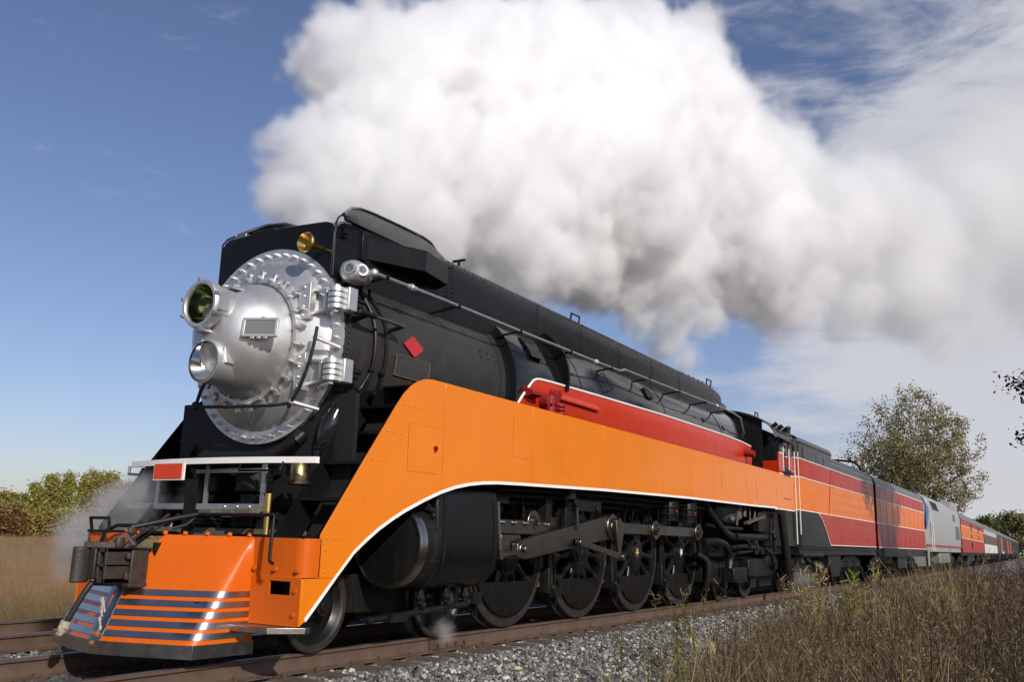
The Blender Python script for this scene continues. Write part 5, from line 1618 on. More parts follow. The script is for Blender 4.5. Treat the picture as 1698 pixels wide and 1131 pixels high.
trk1 = bpy.data.objects.new('railway_track', None)
COL.objects.link(trk1)
trk1['kind'] = 'structure'
BASE[trk1.name] = Vector((0, 0, 0))
YS = [-30, -12, -6, 0, 10, 20, 36] + list(range(40, 70, 4)) + [80, 120, 200, 330]
for sx in (1, -1):
    xs = sx * .754
    rows = [[(path_x(y) + xs + a, y, b) for a, b in rail_sec()] for y in YS]
    rl = part('rail', MB().grid(rows, close=True), 'rail', trk1, smooth=40)
    part('rail_head', MB().slab([[(path_x(y) + xs - .026, y, .0015) for y in YS], [(path_x(y) + xs + .022, y, .0015) for y in YS]], (0, 0, -.004)), 'railhead', rl)
    if sx == 1:
        jb = MB()
        jb.prism([(-1.62, -.05), (-.82, -.05), (-.82, -.15), (-1.62, -.15)], 'x', xs + .012, xs + .04)
        jb.prism([(-1.64, -.035), (-1.60, -.035), (-1.60, -.17), (-1.64, -.17)], 'x', xs + .012, xs + .045)
        for k in range(4):
            y = -1.5 + k * .19
            jb.cyl((xs + .04, y, -.10), (xs + .075, y, -.10), .022, n=6)
        part('joint_bar', jb, 'rail', rl)
tie = mesh_of('sleeper', MB().box(-1.3, 1.3, -.115, .115, -.2, 0), 'wood', smooth=0)
tp = mesh_of('tie_plate', MB().box(.60, .91, -.09, .09, 0, .012).box(.83, .86, -.03, .0, .012, .05).box(.655, .69, .02, .05, .012, .05).both(), 'rail', smooth=0)
rg = random.Random(3)
for k in range(150):
    y = -10.0 + k * .53 + rg.uniform(-.03, .03)
    o = piece('sleeper', tie, trk1, (path_x(y) + rg.uniform(-.05, .05), y, -.188 + rg.uniform(-.006, .004)), (rg.uniform(-.01, .01), rg.uniform(-.01, .01), rg.uniform(-.02, .02)))
    if k < 70:
        o2 = bpy.data.objects.new('tie_plate', tp)
        COL.objects.link(o2)
        o2.parent = o

trk2 = bpy.data.objects.new('siding_track', None)
COL.objects.link(trk2)
trk2['kind'] = 'structure'
BASE[trk2.name] = Vector((0, 0, 0))
S2 = lambda y: -3.25 - .03 * (y + 4.5)
for sx in (1, -1):
    ys2 = [-40, -10, 0, 20, 60]
    rows = [[(S2(y) + sx * .70 + a, y, b) for a, b in rail_sec()] for y in ys2]
    rl = part('rail', MB().grid(rows, close=True), 'rail', trk2, smooth=40)
    part('rail_head', MB().slab([[(S2(y) + sx * .70 - .026, y, .0015) for y in ys2], [(S2(y) + sx * .70 + .026, y, .0015) for y in ys2]], (0, 0, -.004)), 'railhead', rl)
for k in range(40):
    y = -11 + k * .55
    piece('sleeper', tie, trk2, (S2(y), y, -.192 + rg.uniform(-.006, .004)), (0, 0, -.03))


# ground: one sheet, ballast shoulders near the rails, a field beyond
def gz(x, y):
    px = x - path_x(y) if y > 0 else x
    n = .03 * math.sin(x * 1.7 + y * .9) + .025 * math.sin(x * .6 - y * .7 + 1)
    if px > 0:
        return lerp_tab([(0, -.215), (1.45, -.215), (1.75, -.25), (2.9, -.62), (3.6, -.72), (6, -.74), (20, -.72), (60, -.5), (4000, 0.0)], px) + (n if px > 3 else 0)
    return lerp_tab([(-4000, -1.2), (-300, -.6), (-60, -.62), (-9, -.70), (-7.5, -.62), (-6.0, -.38), (-5.4, -.22), (0, -.215)], px) + (n if px < -7.5 else 0)


def axis_vals(fine, far):
    return sorted(set(fine) | set(far))


gx = axis_vals([round(-12 + .35 * k, 3) for k in range(74)], [-3500, -1500, -700, -350, -200, -140, -100, -75, -55, -40, -30, -22, -17, -14, 16, 19, 23, 30, 40, 60, 100, 200, 400, 900, 2000, 3500])
gy = axis_vals([round(-12 + .5 * k, 3) for k in range(110)], [-3000, -800, -200, -60, -30, -20, -15, 48, 54, 62, 72, 85, 100, 130, 180, 260, 400, 700, 1500, 3500])
G = MB()
G.grid([[(x, y, gz(x, y)) for x in gx] for y in gy])
gmat, g_t, g_b = nodes_of('ground')
N, L = g_t.nodes, g_t.links
geo = N.new('ShaderNodeNewGeometry')
sepx = N.new('ShaderNodeSeparateXYZ')
L.new(geo.outputs['Position'], sepx.inputs[0])


def nz(scale, det=5, rough=.6, vec=None):
    n = N.new('ShaderNodeTexNoise')
    n.inputs['Scale'].default_value = scale
    n.inputs['Detail'].default_value = det
    n.inputs['Roughness'].default_value = rough
    L.new(vec or geo.outputs['Position'], n.inputs['Vector'])
    return n.outputs['Fac']


def ramp(fac, *cols):
    r = N.new('ShaderNodeValToRGB')
    e = r.color_ramp.elements
    e[0].position, e[0].color = cols[0][0], (*cols[0][1], 1)
    e[1].position, e[1].color = cols[-1][0], (*cols[-1][1], 1)
    for p_, c in cols[1:-1]:
        q = e.new(p_)
        q.color = (*c, 1)
    L.new(fac, r.inputs[0])
    return r.outputs[0]


def mixc(f, a, b):
    m_ = N.new('ShaderNodeMix')
    m_.data_type = 'RGBA'
    L.new(f, m_.inputs[0])
    L.new(a, m_.inputs[6])
    L.new(b, m_.inputs[7])
    return m_.outputs[2]


vor = N.new('ShaderNodeTexVoronoi')
vor.inputs['Scale'].default_value = 22
L.new(geo.outputs['Position'], vor.inputs['Vector'])
grv = ramp(vor.outputs['Color'], (0, (.05, .052, .055)), (.45, (.12, .12, .125)), (.8, (.24, .23, .22)), (1, (.42, .40, .36)))
str_map = N.new('ShaderNodeMapping')
str_map.inputs['Scale'].default_value = (.25, .05, .3)
L.new(geo.outputs['Position'], str_map.inputs['Vector'])
fld = ramp(nz(1.0, 6, .65, str_map.outputs[0]), (.3, (.19, .102, .044)), (.5, (.27, .148, .064)), (.7, (.32, .195, .09)))
fine = ramp(nz(3.0, 8, .7), (.3, (.14, .105, .04)), (.7, (.38, .27, .115)))
mxf = N.new('ShaderNodeMix')
mxf.data_type = 'RGBA'
mxf.inputs[0].default_value = .45
L.new(fld, mxf.inputs[6])
L.new(fine, mxf.inputs[7])
grs = ramp(nz(2.0, 6, .7), (.3, (.055, .06, .018)), (.7, (.17, .15, .05)))
mr1 = N.new('ShaderNodeMapRange')
mr1.inputs['From Min'].default_value = -18
mr1.inputs['From Max'].default_value = -11
L.new(sepx.outputs[0], mr1.inputs['Value'])
fg = mixc(mr1.outputs[0], mxf.outputs[2], grs)
mr2 = N.new('ShaderNodeMapRange')
mr2.inputs['From Min'].default_value = -8.2
mr2.inputs['From Max'].default_value = -7.0
L.new(sepx.outputs[0], mr2.inputs['Value'])
lg = mixc(mr2.outputs[0], fg, grv)
soil = ramp(nz(3.0, 6, .7), (.3, (.035, .027, .018)), (.7, (.12, .09, .055)))
nzr = N.new('ShaderNodeMath')
nzr.operation = 'MULTIPLY_ADD'
nzr.inputs[1].default_value = 1.4
L.new(nz(1.3, 5), nzr.inputs[0])
L.new(sepx.outputs[0], nzr.inputs[2])
mr3 = N.new('ShaderNodeMapRange')
mr3.inputs['From Min'].default_value = 3.3
mr3.inputs['From Max'].default_value = 3.9
L.new(nzr.outputs[0], mr3.inputs['Value'])
L.new(mixc(mr3.outputs[0], lg, soil), g_b.inputs['Base Color'])
g_b.inputs['Roughness'].default_value = .95
bmp = N.new('ShaderNodeBump')
bmp.inputs['Strength'].default_value = .8
bmp.inputs['Distance'].default_value = .04
L.new(vor.outputs['Distance'], bmp.inputs['Height'])
L.new(bmp.outputs[0], g_b.inputs['Normal'])
go = part('ground', G, gmat, None, smooth=60, fix=False)
go['kind'] = 'structure'

# ================================================================== BALLAST STONES
def ico():
    t = (1 + 5 ** .5) / 2
    v = np.array([(-1, t, 0), (1, t, 0), (-1, -t, 0), (1, -t, 0), (0, -1, t), (0, 1, t), (0, -1, -t), (0, 1, -t), (t, 0, -1), (t, 0, 1), (-t, 0, -1), (-t, 0, 1)], float)
    f = np.array([(0, 11, 5), (0, 5, 1), (0, 1, 7), (0, 7, 10), (0, 10, 11), (1, 5, 9), (5, 11, 4), (11, 10, 2), (10, 7, 6), (7, 1, 8), (3, 9, 4), (3, 4, 2), (3, 2, 6), (3, 6, 8), (3, 8, 9), (4, 9, 5), (2, 4, 11), (6, 2, 10), (8, 6, 7), (9, 8, 1)])
    return v / np.linalg.norm(v[0]), f


IV, IF = ico()


def rand_rot(n):
    q = rng.normal(size=(n, 4))
    q /= np.linalg.norm(q, axis=1, keepdims=True)
    w, x, y, z = q.T
    return np.stack([np.stack([1 - 2 * (y * y + z * z), 2 * (x * y - z * w), 2 * (x * z + y * w)], -1),
                     np.stack([2 * (x * y + z * w), 1 - 2 * (x * x + z * z), 2 * (y * z - x * w)], -1),
                     np.stack([2 * (x * z - y * w), 2 * (y * z + x * w), 1 - 2 * (x * x + y * y)], -1)], 1)


def stones(name, pts, size, tone, m):
    n = len(pts)
    var = IV[None] * (1 + rng.uniform(-.38, .30, (n, 12, 1)))
    var = var * rng.uniform(.55, 1.2, (n, 1, 3))
    V = np.einsum('nij,nkj->nki', rand_rot(n), var) * size[:, None, None] + pts[:, None]
    Fc = (IF[None] + (np.arange(n) * 12)[:, None, None]).reshape(-1, 3)
    return np_obj(name, np_mesh(name, V.reshape(-1, 3), Fc, m, np.repeat(tone, 12)), kind='stuff')


st_m = leaf_mat('ballast_stone', [(.036, .036, .036), (.078, .078, .078), (.132, .130, .126), (.20, .192, .18), (.37, .34, .285), (.58, .51, .39)], 0, .85)
GZ = np.vectorize(gz)


def scatter(n, x0, x1, y0, y1, keep=None):
    x = rng.uniform(x0, x1, n)
    y = rng.uniform(y0, y1, n)
    if keep is not None:
        k = keep(x, y)
        x, y = x[k], y[k]
    return x, y


x1, y1 = scatter(43000, .82, 3.6, -6.5, 9, lambda x, y: rng.random(len(x)) < np.clip(1.35 - (y + 1) / 14, .25, 1) * np.clip((3.7 - x) / .8, .1, 1))
x2, y2 = scatter(9000, 1.0, 3.4, 9, 26)
x3, y3 = scatter(9000, -2.4, .62, -7.5, 1)
x4, y4 = scatter(7000, -5.6, -2.3, -9, 6)
x = np.concatenate([x1, x2, x3, x4])
y = np.concatenate([y1, y2, y3, y4])
z = GZ(x, y)
sz = np.concatenate([rng.uniform(.016, .038, len(x1)), rng.uniform(.03, .055, len(x2)), rng.uniform(.018, .04, len(x3) + len(x4))])
z = z + sz * rng.uniform(-.1, .7, len(x))
tone = rng.beta(1.15, 1.75, len(x))
# paler, yellowish chips are crushed finer and lie close to the rail and on the sleepers' ends
pal = (x > .8) & (x < 1.32) & (rng.random(len(x)) < .45)
tone[pal] = rng.uniform(.72, 1, pal.sum())
sz[pal] *= .75
# the sleepers' ends stay clear of stones and the four-foot is dark with oil
dy = np.abs((y + 10.0 + .265) % .53 - .265)
near = (x > .8) & (x < 1.34)
z = np.where(near, z - .03, z)
keep = ~(near & (dy < .135) & (rng.random(len(x)) < .9))
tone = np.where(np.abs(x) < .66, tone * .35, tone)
x, y, z, sz, tone = x[keep], y[keep], z[keep], sz[keep], tone[keep]
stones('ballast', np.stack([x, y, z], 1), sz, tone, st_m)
yel = mat('yellow_stone', (.50, .39, .20), .85, var=.25, scale=20, bump=.004)
pale = mat('pale_stone', (.55, .52, .46), .85, var=.25, scale=20, bump=.004)
brn = mat('brown_stone', (.12, .07, .045), .9, var=.3, scale=20, bump=.004)
for (sx_, sy_, r_, m_, lb) in ((2.52, 3.55, .10, yel, 'largest yellow stone in the trackside gravel near the brown weeds'), (2.38, 3.95, .075, yel, 'smaller yellow stone just behind the largest yellow one'),
                               (2.10, 3.62, .06, yel, 'smallest yellowish stone beside the two yellow stones by the weeds'), (2.2, 7.2, .08, yel, 'lone buff stone far along the gravel beside the rail'),
                               (2.05, -1.95, .05, pale, 'white stone in the grey gravel below the rail joint'), (1.9, -1.45, .045, yel, 'tilted yellow stone in the grey gravel below the first driving wheel'),
                               (2.5, -.9, .055, brn, 'rusty brown lump lying in the grey gravel')):
    v = IV * (1 + rng.uniform(-.3, .25, (12, 1))) * np.array([1, 1.1, .75]) * r_
    mb = MB()
    mb.add([tuple(q + np.array([sx_, sy_, gz(sx_, sy_) + r_ * .5])) for q in v], [tuple(f) for f in IF])
    solo('stone', mb, m_, lb, 'stone', (sx_, sy_, gz(sx_, sy_)), smooth=0, bevel=r_ * .1)

# ================================================================== DRY WEEDS AND GRASS
weed_m = leaf_mat('dry_weed', [(.042, .028, .018), (.085, .059, .037), (.142, .102, .064), (.22, .165, .106), (.34, .27, .18)], .2, .95)
green_m = leaf_mat('green_weed', [(.05, .055, .015), (.10, .10, .03), (.17, .15, .05), (.26, .21, .08)], .3, .8)
straw_m = leaf_mat('straw_grass', [(.16, .13, .05), (.28, .22, .10), (.40, .33, .17)], .3, .8)
gold_m = leaf_mat('field_grass', [(.085, .072, .024), (.155, .110, .042), (.25, .140, .060), (.32, .20, .095)], .25, .9)


def plant_proto(h, stems, bush, seed, lean=.12, leaf=.05, tw=7):
    """one plant as arrays of quads: crossed thin stems, twigs and small leaves, tone per vertex"""
    r = np.random.default_rng(seed)
    V, Fq, T = [], [], []

    def quad(a, b, w, t):
        a, b = np.array(a, float), np.array(b, float)
        d = b - a
        s = np.cross(d, r.normal(size=3))
        s = s / (np.linalg.norm(s) + 1e-9) * w
        o = len(V)
        V.extend([a - s, a + s, b + s * .6, b - s * .6])
        Fq.append((o, o + 1, o + 2, o + 3))
        T.extend([t] * 4)
    for _ in range(stems):
        hh = h * r.uniform(.7, 1.05)
        b0 = np.array([r.normal() * .05 * stems ** .5, r.normal() * .05 * stems ** .5, 0])
        ln = r.normal(size=2) * lean * hh
        pts = [b0 + np.array([ln[0] * (k / 4) ** 1.6, ln[1] * (k / 4) ** 1.6, hh * k / 4]) for k in range(5)]
        t0 = r.uniform(.05, .5)
        for k in range(4):
            quad(pts[k], pts[k + 1], .0045 * (1.25 - k * .22), t0)
            quad(pts[k], pts[k + 1], .0045 * (1.25 - k * .22), t0)
        for k in range(tw):
            f = r.uniform(.35, 1.0)
            p = pts[0] + (pts[-1] - pts[0]) * f
            i = min(3, int(f * 4))
            p = pts[i] + (pts[i + 1] - pts[i]) * (f * 4 - i)
            a = r.uniform(0, 2 * PI)
            l_ = bush * hh * r.uniform(.5, 1.0) * (1.25 - f * .7)
            q = p + np.array([math.cos(a) * l_ * .55, math.sin(a) * l_ * .55, l_ * .8])
            quad(p, q, .0025, t0 + .1)
            for j in range(3):
                g = p + (q - p) * r.uniform(.4, 1.1)
                e = g + r.normal(size=3) * leaf * .8 + np.array([0, 0, leaf * .5])
                quad(g, e, leaf * .16, r.uniform(.3, 1))
    return np.array(V), np.array(Fq), np.array(T)


def scatter_plants(protos, xs, ys, zs, scale, tilt=.1):
    Vs, Fs, Ts = [], [], []
    off = 0
    which = rng.integers(0, len(protos), len(xs))
    for i, (V, Fq, T) in enumerate(protos):
        idx = np.where(which == i)[0]
        if not len(idx):
            continue
        a = rng.uniform(0, 2 * PI, len(idx))
        c, s = np.cos(a), np.sin(a)
        Rm = np.zeros((len(idx), 3, 3))
        Rm[:, 0, 0], Rm[:, 0, 1], Rm[:, 1, 0], Rm[:, 1, 1], Rm[:, 2, 2] = c, -s, s, c, 1
        Rm[:, 0, 2] = rng.normal(size=len(idx)) * tilt
        Rm[:, 1, 2] = rng.normal(size=len(idx)) * tilt
        P = np.einsum('nij,kj->nki', Rm, V) * scale[idx][:, None, None] + np.stack([xs[idx], ys[idx], zs[idx]], 1)[:, None]
        n, k = len(idx), len(V)
        Vs.append(P.reshape(-1, 3))
        Fs.append((Fq[None] + (np.arange(n) * k)[:, None, None] + off).reshape(-1, 4))
        Ts.append(np.clip(np.tile(T, n) + np.repeat(rng.normal(size=n) * .14, k), 0, 1))
        off += n * k
    return np.concatenate(Vs), np.concatenate(Fs), np.concatenate(Ts)


protos = [plant_proto(1.0, 2 + i % 2, .20, 10 + i, .07, .022, 7) for i in range(9)]


def weed_edge(y):
    """left edge of the weed patch, in x"""
    return np.interp(y, [-8, -3.2, -1.5, 0, 2, 5, 10, 20, 40], [4.9, 4.05, 3.55, 3.3, 3.0, 2.75, 2.55, 2.6, 3.0])


xs, ys = scatter(9500, 2.4, 11.5, -6.5, 30, lambda x, y: (x > weed_edge(y) + rng.exponential(.25, len(x)) - .15) & (np.hypot(x - 7.46, y + 11) > 5.0) & (rng.random(len(x)) < np.clip(1.15 - (y - 2) / 40, .3, 1)) & (rng.random(len(x)) < .72 + .55 * np.sin(x * 1.9 + np.sin(y * .8) * 1.5) * np.sin(y * 1.1 + x * .5) + .18))
hs = np.interp(xs - weed_edge(ys), [-.3, .5, 2.5, 5], [.45, .82, 1.08, 1.15]) * np.where(rng.random(len(xs)) < .12, rng.uniform(1.1, 1.32, len(xs)), rng.uniform(.6, 1.05, len(xs))) * np.interp(ys, [-7, -3, 3, 14, 30], [.80, .86, 1.06, 1.22, 1.3]) * np.interp(xs - ys * .05, [5.2, 6.5], [1, 1.12])
V, Fq, T = scatter_plants(protos, xs, ys, GZ(xs, ys), hs)
T = np.clip(T + .16 * np.sin(V[:, 0] * 1.3 + 1.2 * np.sin(V[:, 1] * .7)) * np.sin(V[:, 1] * .9), 0, 1)
np_obj('dry_weeds', np_mesh('dry_weeds', V, Fq, weed_m, T), kind='stuff')
# olive new growth and pale grass mixed in
gp = [plant_proto(.8, 3, .22, 40 + i, .10, .028, 10) for i in range(4)]
xs, ys = scatter(600, 2.2, 10, -6, 24, lambda x, y: (x > weed_edge(y) - .35) & (np.hypot(x - 7.46, y + 11) > 5.2))
V, Fq, T = scatter_plants(gp, xs, ys, GZ(xs, ys), rng.uniform(.4, 1.1, len(xs)))
np_obj('olive_weeds', np_mesh('olive_weeds', V, Fq, green_m, T), kind='stuff')


def blade_proto(n, h, seed, spread=.12):
    r = np.random.default_rng(seed)
    V, Fq, T = [], [], []
    for _ in range(n):
        b = np.array([r.normal() * spread, r.normal() * spread, 0])
        l_ = h * r.uniform(.6, 1.1)
        d = r.normal(size=2) * .22 * l_
        w = .006
        a = r.uniform(0, 2 * PI)
        s = np.array([math.cos(a), math.sin(a), 0]) * w
        p1 = b + np.array([d[0] * .3, d[1] * .3, l_ * .55])
        p2 = b + np.array([d[0], d[1], l_])
        o = len(V)
        V.extend([b - s, b + s, p1 + s * .8, p1 - s * .8, p2 + s * .25, p2 - s * .25])
        Fq.extend([(o, o + 1, o + 2, o + 3), (o + 3, o + 2, o + 4, o + 5)])
        T.extend([r.uniform(.1, .9)] * 6)
    return np.array(V), np.array(Fq), np.array(T)


bp = [blade_proto(16, 1.0, 70 + i) for i in range(5)]
xs, ys = scatter(420, 2.8, 10, -5, 26, lambda x, y: (x > weed_edge(y)) & (np.hypot(x - 7.46, y + 11) > 5.2))
V, Fq, T = scatter_plants(bp, xs, ys, GZ(xs, ys), rng.uniform(.5, 1.15, len(xs)))
np_obj('straw_grass', np_mesh('straw_grass', V, Fq, straw_m, T), kind='stuff')
# undergrowth that closes the bottom of the weed patch
xs, ys = scatter(5200, 2.9, 11, -6.5, 26, lambda x, y: (x > weed_edge(y) + .1) & (np.hypot(x - 7.46, y + 11) > 4.8))
V, Fq, T = scatter_plants(bp, xs, ys, GZ(xs, ys), rng.uniform(.25, .7, len(xs)), .3)
np_obj('undergrowth', np_mesh('undergrowth', V, Fq, weed_m, T), kind='stuff')
# field on the far side: tufts close to the siding, golden sedge beyond
xs, ys = scatter(9000, -40, -6.6, -14, 34, lambda x, y: rng.random(len(x)) < np.clip(1.25 - (-x - 6) / 32, .2, 1))
bp2 = [blade_proto(14, 1.0, 90 + i, .2) for i in range(4)]
V, Fq, T = scatter_plants(bp2, xs, ys, GZ(xs, ys), rng.uniform(.25, .6, len(xs)), .25)
Vx = V[:, 0]
T = np.clip(T * .5 + np.interp(-Vx, [7, 11, 17], [.05, .25, .6]), 0, 1)
np_obj('field_grass', np_mesh('field_grass', V, Fq, gold_m, T), kind='stuff')
xs, ys = scatter(9000, -190, -36, -30, 190, lambda x, y: (np.abs((y + 11) / (x - 7.46) + .62) < .55))
bp3 = [blade_proto(9, 1.0, 190 + i, .9) for i in range(3)]
for k in range(3):
    bp3[k] = (bp3[k][0] * np.array([1, 1, .75]), bp3[k][1], bp3[k][2])
V, Fq, T = scatter_plants(bp3, xs, ys, GZ(xs, ys), rng.uniform(.7, 1.2, len(xs)), .2)
T = np.clip(T * .6 + .34 + .26 * np.sin(V[:, 0] * .11 + 2 * np.sin(V[:, 1] * .05)) * np.sin(V[:, 1] * .16 + V[:, 0] * .03), 0, 1)
np_obj('far_sedge', np_mesh('far_sedge', V, Fq, gold_m, T), kind='stuff')


def single_plant(name, label, cat, x, y, m, pr, sc_=1.0):
    V, Fq, T = pr
    o = np_obj(name, np_mesh(name, V * sc_, Fq, m, T), label=label, cat=cat, loc=(x, y, gz(x, y)))
    return o


single_plant('sapling_weed', 'thin bushy dry weed alone in the grey gravel, nearest to the driving wheels', 'weed', 3.02, -.75, green_m, plant_proto(1.05, 1, .22, 301, .05, .035, 34))
single_plant('sapling_weed', 'feathery dry weed in the gravel next to the lone thin one', 'weed', 3.45, -1.0, green_m, plant_proto(1.1, 1, .24, 302, .06, .035, 34))
single_plant('bushy_weed', 'bushy olive weed clump between the gravel and the brown weed patch', 'weed', 2.95, 1.2, green_m, plant_proto(1.15, 9, .26, 303, .12, .04, 16))
single_plant('bushy_weed', 'low olive weed clump between the camera and the grey gravel', 'weed', 3.75, -1.1, green_m, plant_proto(.95, 8, .26, 304, .14, .04, 14))
single_plant('yellow_shrub', 'rounded yellowish dry shrub against the steam behind the cab', 'shrub', 3.35, 6.2, straw_m, plant_proto(1.5, 10, .34, 305, .14, .06, 18))
single_plant('green_shrub', 'small bright yellow green shrub standing in the brown weeds', 'shrub', 4.1, 6.6, leaf_mat('bright_green_leaf', [(.12, .15, .02), (.22, .24, .04), (.33, .32, .06)], .35, .7), plant_proto(1.35, 5, .26, 306, .08, .08, 20))
single_plant('tall_weed', 'tall spiky weed rising above the brown patch in front of the second tender', 'weed', 4.5, 6.4, straw_m, plant_proto(1.75, 3, .2, 307, .05, .05, 20))
single_plant('pale_stalk', 'single pale leaning stalk standing up from the middle of the weeds', 'stalk', 4.2, 2.2, straw_m, plant_proto(1.35, 1, .05, 308, .2, .03, 2))
single_plant('grass_clump', 'tall clump of pale straw coloured grass in front of the silver diesel', 'grass clump', 5.55, 6.6, straw_m, blade_proto(170, 1.85, 309, .2))
single_plant('grass_clump', 'shorter clump of pale straw grass next to the tall pale clump', 'grass clump', 5.0, 4.4, straw_m, blade_proto(110, 1.35, 310, .22))
single_plant('dead_twig', 'bare dead twig leaning over the rail in front of the fourth driving wheel', 'twig', 1.9, 4.2, straw_m, plant_proto(1.0, 1, .2, 311, .5, .01, 5))


# ================================================================== TREES
def limbs(base, height, spread, seed, levels=3, r0=.16, lean=0., upright=.55, first=.22, n1=7):
    """trunk and branches; returns tube list and tip points"""
    r = random.Random(seed)
    tubes, tips = [], []

    def grow(p, d, l_, rad_, lev):
        pts = [p]
        dd = d.copy()
        n = 4
        for k in range(n):
            dd = (dd + Vector((r.uniform(-1, 1), r.uniform(-1, 1), r.uniform(-.4, .8))) * .16).normalized()
            pts.append(pts[-1] + dd * l_ / n)
        tubes.append((pts, [rad_ * (1 - .7 * k / n) for k in range(n + 1)], lev))
        if lev >= levels:
            tips.extend(pts[1:])
            return
        if lev >= 2:
            tips.extend(pts[2:])
        m = n1 if lev == 0 else r.randint(3, 5)
        for q in range(m):
            f = (first + (1 - first) * (q + r.random()) / m) if lev == 0 else r.uniform(.3, 1.0)
            i = min(n - 1, int(f * n))
            s = pts[i].lerp(pts[i + 1], f * n - i)
            a = r.uniform(0, 2 * PI) if lev else q * 2.4 + r.uniform(-.4, .4)
            side = Vector((math.cos(a), math.sin(a), r.uniform(.1, .9) * upright * 1.4))
            nd = (side * spread + dd * (upright if lev else .35 + .6 * f)).normalized()
            grow(s, nd, l_ * (r.uniform(.42, .62) if lev else .52 * (1.25 - f * .75)), rad_ * .5, lev + 1)
    grow(Vector(base), Vector((lean, 0, 1)).normalized(), height * .72, r0, 0)
    return tubes, tips


def tree(name, label, x, y, h, spread, seed, leaf_n, leaf_s, lmat, bark='bark', clump=.7, levels=3, upright=.55, bare=0.0, group=None, z=None, sides=5, r0=None, n1=7, first=.22, squash=1.0, tones=(.0, 1.0)):
    zb_ = gz(x, y) if z is None else z
    t = thing(name, label, 'tree', (x, y, zb_), group)
    tubes, tips = limbs((0, 0, 0), h, spread, seed, levels, r0 or h * .016, 0, upright, first, n1)
    tr, br = MB(), MB()
    k_ = h / (max(p.z for p in tips) + clump)
    kx = k_ * squash
    for pts, _r, _l in tubes:
        for p in pts:
            p.x, p.y, p.z = p.x * kx, p.y * kx, p.z * k_
    tips = [p for pts, _r, lev in tubes for p in (pts[1:] if lev >= levels else pts[2:] if lev >= 2 or (lev == 1 and levels <= 2) else [])]
    for pts, rr, lev in tubes:
        (tr if lev == 0 else br).tube(pts, [max(.012, q) for q in rr], sides if lev < 2 else 3)
    BASE[t.name] = Vector((0, 0, 0))
    part('trunk', tr, bark, t)
    part('branch', br, bark, t)
    r = np.random.default_rng(seed)
    P = np.array([tuple(p) for p in tips])
    w = np.where(r.random(len(P)) < bare, 0, 1.0) if bare else np.ones(len(P))
    w = w / w.sum()
    idx = r.choice(len(P), leaf_n, p=w)
    off = r.normal(size=(leaf_n, 3)) * clump * np.array([1, 1, .75])
    C = P[idx] + off
    C[:, 2] = np.maximum(C[:, 2], .3)
    n = len(C)
    q = rand_rot(n)
    s = leaf_s * r.uniform(.6, 1.4, n)
    base = np.array([(-1, 0, 0), (0, -.55, 0), (1, 0, 0), (0, .55, 0)])
    V = np.einsum('nij,kj->nki', q, base) * s[:, None, None] + C[:, None]
    Fq = np.arange(n * 4).reshape(-1, 4)
    ct = r.random(len(P))
    tone = np.clip(tones[0] + (tones[1] - tones[0]) * (.55 * ct[idx] + .45 * r.random(n)), 0, 1)
    np_obj('crown', np_mesh('crown', V.reshape(-1, 3), Fq, lmat, np.repeat(tone, 4)), parent=t)
    return t


olive = leaf_mat('olive_leaf', [(.085, .078, .030), (.15, .135, .052), (.22, .195, .082), (.30, .265, .135), (.42, .38, .23)], .35, .6)
willow = leaf_mat('willow_leaf', [(.15, .15, .032), (.25, .235, .052), (.36, .33, .085), (.46, .42, .13)], .4, .65)
green = leaf_mat('green_leaf', [(.045, .062, .018), (.085, .105, .030), (.135, .15, .045), (.21, .20, .07)], .3, .65)
autumn = leaf_mat('autumn_leaf', [(.11, .095, .027), (.20, .165, .044), (.29, .23, .062), (.35, .24, .07)], .3, .65)
rusty = leaf_mat('rusty_leaf', [(.10, .055, .024), (.17, .095, .038), (.23, .14, .055)], .3, .65)
backlit_dark = leaf_mat('backlit_dark_leaf', [(.010, .013, .006), (.020, .024, .010), (.035, .038, .015)], .12, .6)  # leaf colours darkened so that the crown looks backlit

# the big half-bare tree behind the train, with leafier neighbours


